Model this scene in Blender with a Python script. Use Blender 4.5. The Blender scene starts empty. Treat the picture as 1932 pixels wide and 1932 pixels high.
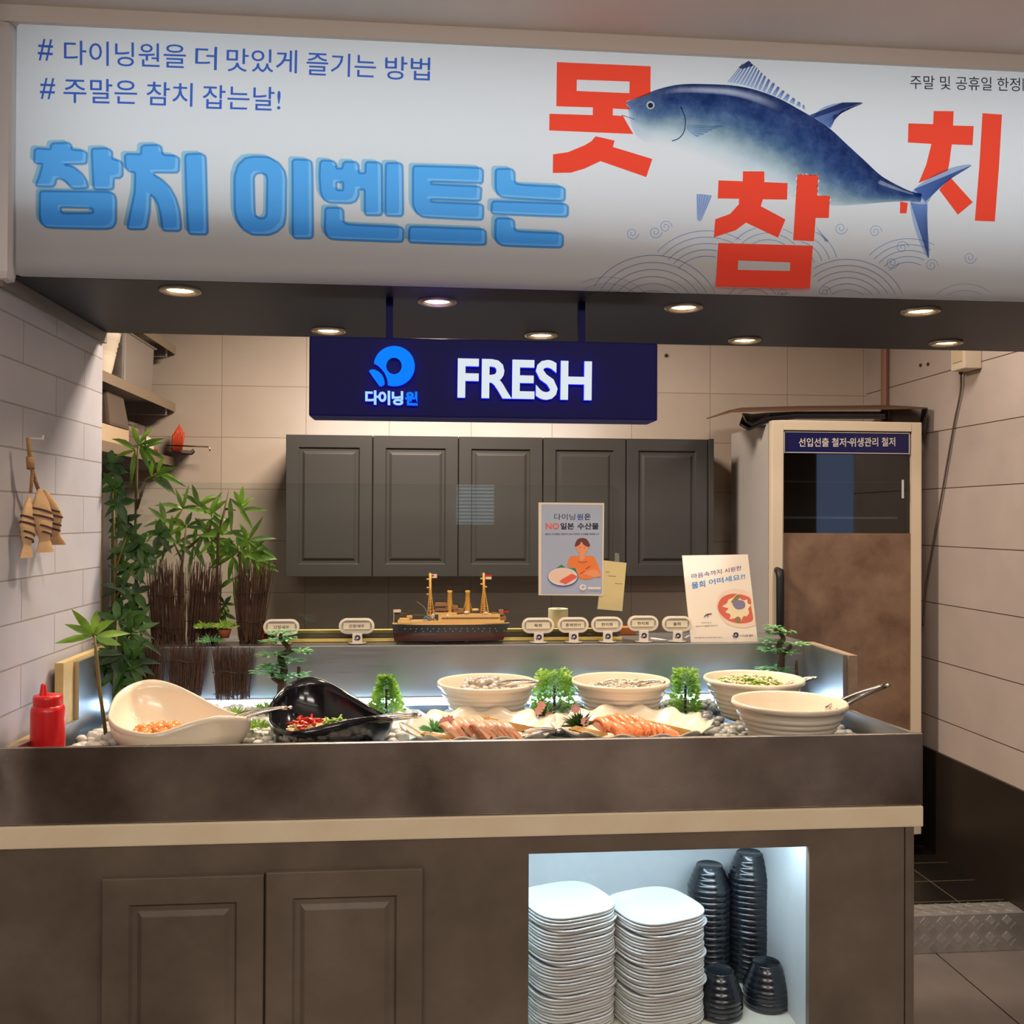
import bpy, bmesh, math, random
from mathutils import Vector, Matrix
from mathutils.geometry import tessellate_polygon
random.seed(7)
SC = bpy.context.scene
COL = SC.collection
PI = math.pi
# ---------------------------------------------------------------- camera (fitted to the photograph's vanishing points)
FPX, YAW, PITCH, ROLL, CAMH = 1812.7, 0.0886937, 0.0078258, 0.0043050, 1.5
_f = Vector((math.sin(YAW)*math.cos(PITCH), math.cos(YAW)*math.cos(PITCH), math.sin(PITCH)))
_r = Vector((math.cos(YAW), -math.sin(YAW), 0)); _u = _r.cross(_f)
CR = _r*math.cos(ROLL)+_u*math.sin(ROLL); CU = _u*math.cos(ROLL)-_r*math.sin(ROLL); CF = _f
CC = Vector((0, 0, CAMH))
cam = bpy.data.objects.new('camera', bpy.data.cameras.new('camera'))
cam.data.sensor_width = 36; cam.data.lens = FPX/1932*36; cam.data.clip_start = .05
cam.matrix_world = Matrix(((CR.x, CU.x, -CF.x, 0), (CR.y, CU.y, -CF.y, 0), (CR.z, CU.z, -CF.z, CAMH), (0, 0, 0, 1)))
COL.objects.link(cam); SC.camera = cam
def ray(x, y): return CF+CR*((x-966)/FPX)-CU*((y-966)/FPX)
def onY(x, y, Y): d = ray(x, y); return CC+d*(Y/d.y)
def onX(x, y, X): d = ray(x, y); return CC+d*(X/d.x)
def onZ(x, y, Z): d = ray(x, y); return CC+d*((Z-CAMH)/d.z)
# ---------------------------------------------------------------- world, lights, exposure
w = bpy.data.worlds.new('world'); SC.world = w; w.use_nodes = True
w.node_tree.nodes['Background'].inputs[0].default_value = (.55, .5, .46, 1)
w.node_tree.nodes['Background'].inputs[1].default_value = .12
vs = SC.view_settings; vs.view_transform = 'Standard'; vs.look = 'None'; vs.gamma = 1; vs.use_curve_mapping = False; vs.exposure = 0
SC.cycles.use_denoising = True
SC.cycles.max_bounces = 8; SC.cycles.diffuse_bounces = 4; SC.cycles.glossy_bounces = 4; SC.cycles.transparent_max_bounces = 16
SC.cycles.sample_clamp_indirect = 4; SC.cycles.caustics_reflective = False; SC.cycles.caustics_refractive = False
def area(name, loc, target, sx, sy, watts, col):
    l = bpy.data.lights.new(name, 'AREA'); l.shape = 'RECTANGLE'; l.size = sx; l.size_y = sy; l.energy = watts; l.color = col
    o = bpy.data.objects.new(name, l); o.location = loc
    o.rotation_euler = (Vector(target)-Vector(loc)).to_track_quat('-Z', 'Y').to_euler(); COL.objects.link(o); return o
# dining room ceiling panels behind the camera, and the kitchen's ceiling panel above the bulkhead
area('dining_ceiling_light', (-.6, -.6, 2.56), (-.6, -.6, 0), 1.2, .6, 38, (1, .89, .80))
area('dining_ceiling_light', (1.4, -.6, 2.56), (1.4, -.6, 0), 1.2, .6, 38, (1, .89, .80))
area('dining_ceiling_light', (.5, -2.6, 2.56), (.5, -2.6, 0), 1.6, .6, 40, (1, .90, .82))
area('kitchen_ceiling_light', (-.05, 3.25, 2.57), (-.05, 3.25, 0), .6, .3, 58, (1, .84, .69))
area('kitchen_ceiling_light', (1.55, 3.05, 2.57), (1.55, 3.05, 0), .4, .3, 9, (1, .85, .74))
area('added_wall_glow', (.12, 4.22, 1.90), (.12, 4.45, 2.02), 1.35, .04, 1.6, (.72, .86, 1))  # unseen cool light added for the bluish glow on the wall under the sign
area('added_ceiling_uplight', (.3, .75, 2.25), (.3, 1.1, 2.6), 3.0, .08, 9, (1, .88, .78))  # bare uplight without a fixture, added to brighten the dining ceiling
# ---------------------------------------------------------------- materials
def lin(c):
    return tuple(((v/255)/12.92 if v/255 <= .04045 else ((v/255+.055)/1.055)**2.4) for v in c)
class NT:
    def __init__(s, m): s.t = m.node_tree; s.n = s.t.nodes; s.l = s.t.links
    def add(s, typ, **kw):
        n = s.n.new(typ)
        for k, v in kw.items(): setattr(n, k, v)
        return n
    def link(s, a, b): s.l.new(a, b)
def newmat(name):
    m = bpy.data.materials.new(name); m.use_nodes = True; return m, NT(m), m.node_tree.nodes['Principled BSDF']
def mat(name, rgb, rough=.5, metal=0, spec=.5, noise=None, rgb2=None, bump=None, coat=0, emit=0, aniso=None, sss=0, trans=0, stretch=None):
    """rgb in 0-255 sRGB; noise=(scale, contrast) mixes rgb with rgb2; bump=(scale, strength)"""
    m, t, b = newmat(name); c = lin(rgb)+(1,)
    b.inputs['Base Color'].default_value = c; b.inputs['Roughness'].default_value = rough
    b.inputs['Metallic'].default_value = metal; b.inputs['Specular IOR Level'].default_value = spec
    b.inputs['Coat Weight'].default_value = coat; b.inputs['Coat Roughness'].default_value = .08
    if trans: b.inputs['Transmission Weight'].default_value = trans
    if sss:
        b.inputs['Subsurface Weight'].default_value = sss; b.inputs['Subsurface Radius'].default_value = (.01, .005, .003)
    if emit: b.inputs['Emission Color'].default_value = c; b.inputs['Emission Strength'].default_value = emit
    co = t.add('ShaderNodeTexCoord'); vec = co.outputs['Object']
    if stretch:
        mp = t.add('ShaderNodeMapping'); mp.inputs['Scale'].default_value = stretch; t.link(vec, mp.inputs['Vector']); vec = mp.outputs['Vector']
    if noise:
        n = t.add('ShaderNodeTexNoise'); n.inputs['Scale'].default_value = noise[0]; n.inputs['Detail'].default_value = 8; n.inputs['Roughness'].default_value = .62
        t.link(vec, n.inputs['Vector'])
        r = t.add('ShaderNodeValToRGB'); k = noise[1]
        r.color_ramp.elements[0].position = .5-k; r.color_ramp.elements[1].position = .5+k
        r.color_ramp.elements[0].color = c; r.color_ramp.elements[1].color = lin(rgb2 or rgb)+(1,)
        t.link(n.outputs['Fac'], r.inputs['Fac']); t.link(r.outputs['Color'], b.inputs['Base Color'])
    if bump:
        n2 = t.add('ShaderNodeTexNoise'); n2.inputs['Scale'].default_value = bump[0]; n2.inputs['Detail'].default_value = 5
        t.link(vec, n2.inputs['Vector'])
        bp = t.add('ShaderNodeBump'); bp.inputs['Strength'].default_value = bump[1]; bp.inputs['Distance'].default_value = .01
        t.link(n2.outputs['Fac'], bp.inputs['Height']); t.link(bp.outputs['Normal'], b.inputs['Normal'])
    return m
def steel(name, rgb, rough, scale=(1.5, 1, 40), amp=.12, blot=None):
    m, t, b = newmat(name); b.inputs['Metallic'].default_value = 1
    b.inputs['Base Color'].default_value = lin(rgb)+(1,)
    co = t.add('ShaderNodeTexCoord'); mp = t.add('ShaderNodeMapping'); mp.inputs['Scale'].default_value = scale
    t.link(co.outputs['Object'], mp.inputs['Vector'])
    n = t.add('ShaderNodeTexNoise'); n.inputs['Scale'].default_value = 4; n.inputs['Detail'].default_value = 6; t.link(mp.outputs['Vector'], n.inputs['Vector'])
    mr = t.add('ShaderNodeMapRange'); mr.inputs['To Min'].default_value = max(.05, rough-amp); mr.inputs['To Max'].default_value = rough+amp
    t.link(n.outputs['Fac'], mr.inputs['Value']); t.link(mr.outputs['Result'], b.inputs['Roughness'])
    n3 = t.add('ShaderNodeTexNoise'); n3.inputs['Scale'].default_value = 5; n3.inputs['Detail'].default_value = 3; t.link(co.outputs['Object'], n3.inputs['Vector'])
    bp = t.add('ShaderNodeBump'); bp.inputs['Strength'].default_value = .12; bp.inputs['Distance'].default_value = .02
    t.link(n3.outputs['Fac'], bp.inputs['Height']); t.link(bp.outputs['Normal'], b.inputs['Normal'])
    if blot:
        r = t.add('ShaderNodeValToRGB'); r.color_ramp.elements[0].position = .35; r.color_ramp.elements[1].position = .68
        r.color_ramp.elements[0].color = lin(blot)+(1,); r.color_ramp.elements[1].color = lin(rgb)+(1,)
        n4 = t.add('ShaderNodeTexNoise'); n4.inputs['Scale'].default_value = 3.2; n4.inputs['Detail'].default_value = 6; t.link(co.outputs['Object'], n4.inputs['Vector'])
        t.link(n4.outputs['Fac'], r.inputs['Fac']); t.link(r.outputs['Color'], b.inputs['Base Color'])
    return m
def tile(name, axes, bw, rh, org, rgb, rgb2, grout, mortar=.003, rough=.45, offset=.5, bumpy=0, var=.15):
    m, t, b = newmat(name); b.inputs['Roughness'].default_value = rough
    co = t.add('ShaderNodeTexCoord'); sp = t.add('ShaderNodeSeparateXYZ'); t.link(co.outputs['Object'], sp.inputs[0])
    cb = t.add('ShaderNodeCombineXYZ')
    for k, a in enumerate(axes):
        ad = t.add('ShaderNodeMath', operation='SUBTRACT'); ad.inputs[1].default_value = org[k]
        t.link(sp.outputs[a], ad.inputs[0]); t.link(ad.outputs[0], cb.inputs[k])
    br = t.add('ShaderNodeTexBrick'); br.offset = offset; br.squash = 1
    br.inputs['Scale'].default_value = 1; br.inputs['Brick Width'].default_value = bw; br.inputs['Row Height'].default_value = rh
    br.inputs['Mortar Size'].default_value = mortar; br.inputs['Mortar Smooth'].default_value = .3; br.inputs['Bias'].default_value = 0
    br.inputs['Color1'].default_value = lin(rgb)+(1,); br.inputs['Color2'].default_value = lin(rgb2)+(1,); br.inputs['Mortar'].default_value = lin(grout)+(1,)
    t.link(cb.outputs[0], br.inputs['Vector'])
    n = t.add('ShaderNodeTexNoise'); n.inputs['Scale'].default_value = 6; n.inputs['Detail'].default_value = 8; t.link(co.outputs['Object'], n.inputs['Vector'])
    mr = t.add('ShaderNodeMapRange'); mr.inputs['From Min'].default_value = .3; mr.inputs['From Max'].default_value = .7; mr.inputs['To Min'].default_value = 1-var; mr.inputs['To Max'].default_value = 1
    t.link(n.outputs['Fac'], mr.inputs['Value'])
    mx = t.add('ShaderNodeMix', data_type='RGBA', blend_type='MULTIPLY'); mx.inputs['Factor'].default_value = 1
    t.link(br.outputs['Color'], mx.inputs['A']); t.link(mr.outputs['Result'], mx.inputs['B']); t.link(mx.outputs['Result'], b.inputs['Base Color'])
    bp = t.add('ShaderNodeBump', invert=True); bp.inputs['Strength'].default_value = .5; bp.inputs['Distance'].default_value = .004
    ht = br.outputs['Fac']
    if bumpy:
        n2 = t.add('ShaderNodeTexNoise'); n2.inputs['Scale'].default_value = 9; n2.inputs['Detail'].default_value = 4; t.link(co.outputs['Object'], n2.inputs['Vector'])
        ma = t.add('ShaderNodeMath', operation='MULTIPLY_ADD'); ma.inputs[1].default_value = bumpy
        t.link(n2.outputs['Fac'], ma.inputs[0]); t.link(ht, ma.inputs[2]); ht = ma.outputs[0]
    t.link(ht, bp.inputs['Height']); t.link(bp.outputs['Normal'], b.inputs['Normal'])
    return m
def film(name, tint, emit=None, es=0, attr=None, mottled=0):
    """a translucent print on the backlit sheet: it tints the light that passes through it"""
    m = bpy.data.materials.new(name); m.use_nodes = True; t = NT(m); t.n.clear()
    tr = t.add('ShaderNodeBsdfTransparent'); tr.inputs[0].default_value = tuple(tint)+(1,); out = t.add('ShaderNodeOutputMaterial'); sh = tr.outputs[0]
    if attr:
        a = t.add('ShaderNodeAttribute'); a.attribute_name = attr; src = a.outputs['Color']
        if mottled:
            co = t.add('ShaderNodeTexCoord'); n = t.add('ShaderNodeTexNoise'); n.inputs['Scale'].default_value = 22; n.inputs['Detail'].default_value = 8; n.inputs['Roughness'].default_value = .7
            t.link(co.outputs['Object'], n.inputs['Vector']); mr = t.add('ShaderNodeMapRange'); mr.inputs['From Min'].default_value = .3; mr.inputs['From Max'].default_value = .7; mr.inputs['To Min'].default_value = 1.35; mr.inputs['To Max'].default_value = .7
            t.link(n.outputs['Fac'], mr.inputs['Value']); g = t.add('ShaderNodeVectorMath', operation='POWER') if False else t.add('ShaderNodeGamma')
            t.link(src, g.inputs[0]); t.link(mr.outputs[0], g.inputs[1]); src = g.outputs[0]
        t.link(src, tr.inputs[0])
    if emit:
        e = t.add('ShaderNodeEmission'); e.inputs[0].default_value = tuple(emit)+(1,); e.inputs[1].default_value = es
        ad = t.add('ShaderNodeAddShader'); t.link(sh, ad.inputs[0]); t.link(e.outputs[0], ad.inputs[1]); sh = ad.outputs[0]
    t.link(sh, out.inputs[0]); return m
def glow(name, rgb, strength):
    m = bpy.data.materials.new(name); m.use_nodes = True; t = NT(m); t.n.clear()
    e = t.add('ShaderNodeEmission'); e.inputs[0].default_value = lin(rgb)+(1,); e.inputs[1].default_value = strength
    o = t.add('ShaderNodeOutputMaterial'); t.link(e.outputs[0], o.inputs[0]); return m
def clear(name, tint=(1, 1, 1), ior=1.45, rough=.02, boost=0):
    m = bpy.data.materials.new(name); m.use_nodes = True; t = NT(m); t.n.clear()
    tr = t.add('ShaderNodeBsdfTransparent'); tr.inputs[0].default_value = tint+(1,)
    g = t.add('ShaderNodeBsdfGlossy'); g.inputs['Roughness'].default_value = rough
    fr = t.add('ShaderNodeFresnel'); fr.inputs[0].default_value = ior; fac = fr.outputs[0]
    if boost:
        a = t.add('ShaderNodeMath', operation='ADD'); a.inputs[1].default_value = boost; t.link(fac, a.inputs[0]); fac = a.outputs[0]
    mx = t.add('ShaderNodeMixShader'); t.link(fac, mx.inputs[0]); t.link(tr.outputs[0], mx.inputs[1]); t.link(g.outputs[0], mx.inputs[2])
    o = t.add('ShaderNodeOutputMaterial'); t.link(mx.outputs[0], o.inputs[0]); return m
# ---------------------------------------------------------------- mesh helpers
class MB:
    def __init__(s): s.v = []; s.f = []; s.c = []
    def add(s, vs, fs):
        o = len(s.v); s.v += [Vector(v) for v in vs]; s.f += [tuple(i+o for i in f) for f in fs]; return s
    def box(s, x0, x1, y0, y1, z0, z1):
        return s.add([(x0, y0, z0), (x1, y0, z0), (x1, y1, z0), (x0, y1, z0), (x0, y0, z1), (x1, y0, z1), (x1, y1, z1), (x0, y1, z1)],
                     [(0, 3, 2, 1), (4, 5, 6, 7), (0, 1, 5, 4), (1, 2, 6, 5), (2, 3, 7, 6), (3, 0, 4, 7)])
    def obox(s, c, ax, ay, az):   # oriented box: centre and three half vectors
        c, ax, ay, az = map(Vector, (c, ax, ay, az)); p = []
        for k in (-1, 1):
            for i, j in ((-1, -1), (1, -1), (1, 1), (-1, 1)): p.append(c+ax*i+ay*j+az*k)
        return s.add(p, [(0, 3, 2, 1), (4, 5, 6, 7), (0, 1, 5, 4), (1, 2, 6, 5), (2, 3, 7, 6), (3, 0, 4, 7)])
    def tube(s, pts, r, n=8, cap=True, flat=1):
        pts = [Vector(p) for p in pts]; R = r if isinstance(r, (list, tuple)) else [r]*len(pts); vs = []; fs = []
        prev = None
        for i, p in enumerate(pts):
            d = (pts[min(i+1, len(pts)-1)]-pts[max(i-1, 0)]).normalized()
            a = prev if prev is not None else (Vector((0, 0, 1)) if abs(d.z) < .9 else Vector((1, 0, 0)))
            x = (a-d*a.dot(d)).normalized(); y = d.cross(x); prev = x
            for k in range(n):
                t = 2*PI*k/n; vs.append(p+x*(math.cos(t)*R[i]*flat)+y*(math.sin(t)*R[i]))
        for i in range(len(pts)-1):
            for k in range(n): fs.append((i*n+k, i*n+(k+1) % n, (i+1)*n+(k+1) % n, (i+1)*n+k))
        if cap: fs += [tuple(range(n))[::-1], tuple((len(pts)-1)*n+k for k in range(n))]
        return s.add(vs, fs)
    def lathe(s, prof, n=32, c=(0, 0, 0), cap0=False, cap1=False, sq=None, rot=0):
        vs = []; fs = []; c = Vector(c)
        for (r, z) in prof:
            for k in range(n):
                t = 2*PI*k/n; q = 1
                if sq: q = (abs(math.cos(t))**sq+abs(math.sin(t))**sq)**(-1/sq)
                vs.append(c+Vector((math.cos(t+rot)*r*q, math.sin(t+rot)*r*q, z)))
        for i in range(len(prof)-1):
            for k in range(n): fs.append((i*n+k, i*n+(k+1) % n, (i+1)*n+(k+1) % n, (i+1)*n+k))
        if cap0: fs.append(tuple(range(n))[::-1])
        if cap1: fs.append(tuple((len(prof)-1)*n+k for k in range(n)))
        return s.add(vs, fs)
    def sheet(s, rows):
        m = len(rows[0]); vs = [p for r in rows for p in r]
        return s.add(vs, [(i*m+j, i*m+j+1, (i+1)*m+j+1, (i+1)*m+j) for i in range(len(rows)-1) for j in range(m-1)])
    def rings(s, rings, cap0=False, cap1=False):
        n = len(rings[0]); vs = [p for r in rings for p in r]; fs = []
        for i in range(len(rings)-1):
            for k in range(n): fs.append((i*n+k, i*n+(k+1) % n, (i+1)*n+(k+1) % n, (i+1)*n+k))
        if cap0: fs.append(tuple(range(n))[::-1])
        if cap1: fs.append(tuple((len(rings)-1)*n+k for k in range(n)))
        return s.add(vs, fs)
    def prism(s, poly, y0, y1):       # polygon of (x, z) pulled along y
        n = len(poly); vs = [(x, y0, z) for x, z in poly]+[(x, y1, z) for x, z in poly]
        return s.add(vs, [tuple(range(n)), tuple(range(2*n-1, n-1, -1))]+[(k, (k+1) % n+0, (k+1) % n+n, k+n) for k in range(n)])
    def flat(s, outer, holes=()):     # filled flat polygon with holes from 3D points
        loops = [[Vector(p) for p in outer]]+[[Vector(p) for p in h] for h in holes]
        vs = [p for l in loops for p in l]; return s.add(vs, [tuple(t) for t in tessellate_polygon(loops)])
    def ball(s, c, r, n=10, m=6, jit=0, sc=(1, 1, 1)):
        c = Vector(c); rg = []
        for i in range(1, m):
            t = PI*i/m
            rg.append([c+Vector((math.sin(t)*math.cos(2*PI*k/n)*r*sc[0], math.sin(t)*math.sin(2*PI*k/n)*r*sc[1], math.cos(t)*r*sc[2]))*(1+random.uniform(-jit, jit)) for k in range(n)])
        return s.rings(rg[::-1], True, True)
    def leaf(s, base, d, up, L, W, droop=.3, fold=.2):
        d = Vector(d).normalized(); side = d.cross(Vector(up))
        if side.length < 1e-3: side = d.cross(Vector((1, .2, 0)))
        side.normalize(); nrm = side.cross(d).normalized(); vs = []; base = Vector(base)
        for i, (t, wd) in enumerate(((0, .12), (.25, .85), (.5, 1), (.75, .62), (1, .03))):
            c = base+d*(L*t)-Vector((0, 0, 1))*(droop*L*t*t)
            vs += [c-side*(W*wd*.5)+nrm*(fold*W*wd*.5), c, c+side*(W*wd*.5)+nrm*(fold*W*wd*.5)]
        return s.add(vs, [(i*3+j, i*3+j+1, i*3+j+4, i*3+j+3) for i in range(4) for j in range(2)])
    def build(s, name, m, parent=None, smooth=False, bevel=0, seg=2, origin=None, solid=0, cols=None, angle=None):
        org = Vector(origin) if origin is not None else (world_of(parent) if parent is not None else Vector((0, 0, 0)))
        me = bpy.data.meshes.new(name); me.from_pydata([v-org for v in s.v], [], s.f)
        bm = bmesh.new(); bm.from_mesh(me)
        if not cols: bmesh.ops.remove_doubles(bm, verts=bm.verts, dist=1e-6)
        bmesh.ops.recalc_face_normals(bm, faces=bm.faces)
        if bevel:
            es = [e for e in bm.edges if len(e.link_faces) == 2 and e.calc_face_angle(0) > .5]
            bmesh.ops.bevel(bm, geom=es, offset=bevel, segments=seg, profile=.6, affect='EDGES', clamp_overlap=True)
        if angle:
            for e in bm.edges:
                if len(e.link_faces) == 2 and e.calc_face_angle(0) > angle: e.smooth = False
        for f in bm.faces: f.smooth = smooth
        bm.to_mesh(me); bm.free()
        me.materials.append(m)
        if cols:
            a = me.color_attributes.new('tint', 'FLOAT_COLOR', 'POINT')
            for i, c in enumerate(cols): a.data[i].color = tuple(c)+(1,)
        o = bpy.data.objects.new(name, me); COL.objects.link(o)
        if parent is not None: o.parent = parent
        else: o.location = org
        if solid:
            md = o.modifiers.new('wall_thickness', 'SOLIDIFY'); md.thickness = solid; md.offset = 0
        return o
WORLD = {}
def world_of(o):
    v = Vector((0, 0, 0))
    while o is not None: v += o.location; o = o.parent
    return v
def tag(o, label=None, cat=None, group=None, kind=None):
    if label: o['label'] = label
    if cat: o['category'] = cat
    if group: o['group'] = group
    if kind: o['kind'] = kind
    return o
def thing(name, label, cat, loc=(0, 0, 0), group=None):
    o = bpy.data.objects.new(name, None); o.empty_display_size = .05; COL.objects.link(o); o.location = loc
    return tag(o, label, cat, group)
def struct(name, mb, m, **kw): return tag(mb.build(name, m, **kw), kind='structure')
def dup(root, loc, rz=0, label=None, group=None, tilt=None):
    r = root.copy(); COL.objects.link(r); r.location = loc; r.rotation_euler = (tilt[0], tilt[1], rz) if tilt else (0, 0, rz)
    if label: r['label'] = label
    if group: r['group'] = group
    for ch in list(root.children):
        c = ch.copy(); COL.objects.link(c); c.parent = r
        for g in list(ch.children):
            d = g.copy(); COL.objects.link(d); d.parent = c
    return r
def smooth_loop(pts, n, closed=True):
    out = []; m = len(pts); P = [Vector(p) for p in pts]
    for i in range(n):
        u = i/n*m if closed else i/(n-1)*(m-1); k = int(u) if closed else min(int(u), m-2); t = u-k
        g = (lambda j: P[j % m]) if closed else (lambda j: P[max(0, min(m-1, j))])
        a, b, c, d = g(k-1), g(k), g(k+1), g(k+2)
        out.append(.5*((2*b)+(c-a)*t+(2*a-5*b+4*c-d)*t*t+(3*b-a-3*c+d)*t**3))
    return out
_tc = {}
def text2d(body, bold=0.0, spacing=1.0):
    key = (body, bold, spacing)
    if key not in _tc:
        c = bpy.data.curves.new('t', 'FONT'); c.body = body; c.size = 1; c.offset = bold; c.space_character = spacing; c.resolution_u = 3
        o = bpy.data.objects.new('t', c); COL.objects.link(o); bpy.context.view_layer.update()
        me = bpy.data.meshes.new_from_object(o.evaluated_get(bpy.context.evaluated_depsgraph_get()))
        vs = [v.co.copy() for v in me.vertices]; fs = [tuple(p.vertices) for p in me.polygons]
        bpy.data.objects.remove(o); bpy.data.curves.remove(c); bpy.data.meshes.remove(me)
        xs = [v.x for v in vs]; ys = [v.y for v in vs]
        _tc[key] = (vs, fs, min(xs), max(xs), min(ys), max(ys))
    return _tc[key]
def put_text(mb, body, tl, tr, bl, bold=0.0, spacing=1.0, deep=None):
    """lay the text's bounding box into the parallelogram tl, tr, bl (3D points); deep = vector for solid letters"""
    vs, fs, x0, x1, y0, y1 = text2d(body, bold, spacing); tl, tr, bl = Vector(tl), Vector(tr), Vector(bl)
    U = (tr-tl)/(x1-x0); V = (tl-bl)/(y1-y0)
    P = [bl+U*(v.x-x0)+V*(v.y-y0) for v in vs]
    if deep is None: return mb.add(P, fs)
    n = len(P); D = Vector(deep); cnt = {}
    for f in fs:
        for a, b in zip(f, f[1:]+f[:1]): cnt[(a, b)] = 1
    side = [(a, b, b+n, a+n) for (a, b) in cnt if (b, a) not in cnt]
    return mb.add(P+[p+D for p in P], fs+[tuple(i+n for i in f[::-1]) for f in fs]+side)
# ================================================================ THE SETTING
YC, YRW, XL, XR, YB = 2.10, 2.735, -.90, 2.11, 4.457     # counter front, tray rear wall, side walls, kitchen back wall
ZS, YS0, YS1, ZCE = 2.014, 2.135, 2.76, 2.576            # dark bulkhead: underside, front, back; dining ceiling
plaster = mat('ceiling_paint', (222, 212, 202), .8, noise=(2, .3), rgb2=(212, 202, 192))
struct('floor', MB().box(-4, 4, -4, 3.21, -.06, 0), tile('floor_tile', (0, 1), 1.3, 1.3, (.47, 3.32), (122, 112, 107), (116, 106, 101), (36, 31, 28), .003, .42, offset=0, var=.22))
struct('floor', MB().box(-1.6, XR, 3.235, YB, .0, .127), tile('kitchen_floor_tile', (0, 1), .19, .19, (.02, 3.33), (30, 25, 21), (26, 22, 19), (118, 100, 76), .0024, .4, offset=0))
struct('ceiling', MB().box(-4, 4, -4, 2.10, ZCE, ZCE+.05), plaster)
struct('ceiling', MB().box(-1.7, 2.25, YS1, YB+.1, 2.60, 2.65), mat('kitchen_ceiling_paint', (190, 170, 150), .8))
dwall = mat('dining_wall_paint', (150, 128, 108), .7, noise=(1.2, .2), rgb2=(120, 100, 84))
struct('wall_rear', MB().box(-4.1, 4.1, -4.1, -4, 0, 2.6), dwall)
struct('wall_left', MB().box(-4.1, -4, -4, 2.1, 0, 2.6), dwall); struct('wall_right', MB().box(4, 4.1, -4, 3.1, 0, 2.6), dwall)
struct('wall_front', MB().box(-4.1, -1.6, 1.95, 2.1, 0, 2.6), dwall); struct('wall_front', MB().box(2.30, 4.1, 3.0, 3.1, 0, 2.6), dwall); struct('ceiling', MB().box(2.2, 4.1, 2.1, 3.1, ZCE, ZCE+.05), plaster)
# window with blinds at the far end of the dining room, mirrored in the glass screen
win = struct('window_1', MB().box(.30, .68, -3.99, -3.98, 1.45, 1.95), glow('daylight_pane', (190, 215, 235), 2.2))
bl = MB()
for k in range(14): bl.box(.30, .68, -3.975, -3.955, 1.46+k*.036, 1.476+k*.036)
bl.build('blind_slats', mat('blind_slat', (160, 165, 170), .5), win)
struct('unseen_lit_panel', MB().box(3.60, 3.99, -1.02, -1.0, .3, 2.2), glow('unseen_panel_glow', (150, 170, 215), 1.5))  # added glowing panel in place of a lit poster, for the fridge-glass reflection
struct('wall_left', MB().box(-1.6, XL, 1.95, YS1, 0, 2.6),
       tile('white_brick', (1, 2), .385, .0962, (2.235, 1.5555-.0962*30), (186, 182, 188), (178, 174, 180), (150, 142, 136), .0022, .5, bumpy=.8, var=.1))
struct('trim_1', MB().box(XL, XL+.012, 2.10, YS1, 1.985, ZS), mat('grey_trim', (120, 112, 106), .5))
struct('wall_right', MB().box(XR, 2.30, 3.0, YB+.1, 0, 2.6),
       tile('white_panel_wall', (1, 2), 3.2, .2379, (2.9, 1.3976-.2379*20), (202, 187, 177), (196, 181, 171), (88, 70, 56), .0022, .5, offset=0, bumpy=.5, var=.1))
struct('baseboard_right', MB().box(XR-.012, XR, 3.0, YB, .0, .549), mat('dark_dado', (46, 37, 30), .42, noise=(5, .25), rgb2=(36, 29, 24)))
struct('wall_back', MB().box(-1.7, XR, YB, YB+.1, 0, 2.6),
       tile('large_wall_tile', (0, 2), .378, .2348, (1.339-.378*10, 2.102-.2348*10), (214, 196, 178), (208, 190, 172), (178, 156, 132), .002, .38, offset=0, bumpy=.25, var=.07))
struct('wall_left', MB().box(-1.7, -1.58, YS1, YB, 0, 2.6), mat('kitchen_side_wall', (96, 82, 68), .6))
struct('trim_2', MB().tube([(XR-.02, 4.235, .6), (XR-.02, 4.235, 2.6)], .017, 8), mat('brown_conduit', (150, 108, 84), .5))
# dark bulkhead over the counter: everything from its underside to the ceiling
struct('ceiling', MB().box(-1.6, 2.2, 2.27, YS1, ZS+.001, 2.6).box(-1.6, 2.2, YS0, 2.27, ZS, ZS+.02), mat('bulkhead_paint', (38, 44, 52), .5, noise=(3, .3), rgb2=(33, 39, 47)))
struct('trim_3', MB().box(-1.0, 2.2, 2.092, 2.14, 2.541, ZCE), mat('header_trim', (214, 204, 196), .6))
struct('trim_4', MB().box(XL-.1, -.872, 2.088, 2.14, 1.995, 2.545), mat('white_side_trim', (205, 200, 198), .45), bevel=.02)
# ================================================================ BACKLIT BANNER
YBF = 2.10
banner = thing('banner_lightbox', 'long backlit white banner with blue lettering and a leaping tuna print above the counter', 'sign', (.55, YBF, ZS))
sheet_m, t, b = newmat('banner_fabric'); t.n.remove(b)
d = t.add('ShaderNodeBsdfDiffuse'); d.inputs[0].default_value = (.74, .72, .71, 1); tr = t.add('ShaderNodeBsdfTranslucent'); tr.inputs[0].default_value = (.8, .86, .9, 1)
mx = t.add('ShaderNodeMixShader'); mx.inputs[0].default_value = .5; t.link(d.outputs[0], mx.inputs[1]); t.link(tr.outputs[0], mx.inputs[2]); t.link(mx.outputs[0], t.n['Material Output'].inputs[0])
prof = [(YBF+.03, 2.541), (YBF+.004, 2.541), (YBF, 2.537), (YBF, 2.4), (YBF, 2.3), (YBF, 2.2), (YBF, 2.1), (YBF, 2.045)]+[(YBF+.03-.03*math.cos(a*PI/16), 2.045-.03*math.sin(a*PI/16)) for a in range(1, 9)]+[(YBF+.035, ZS+.001)]
xs = [-.868+.0]+[-.86+i*(2.04+.86)/30 for i in range(31)]
rows = []
for (y, z) in prof: rows.append([(-.875, YBF+.035, z)]+[(-.872, YBF+.018, z)]+[(-.864, y+.004 if y < YBF+.02 else y, z)]+[(x, y, z) for x in xs[1:]])
MB().sheet(rows).build('light_sheet', sheet_m, banner, smooth=True)
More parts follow.
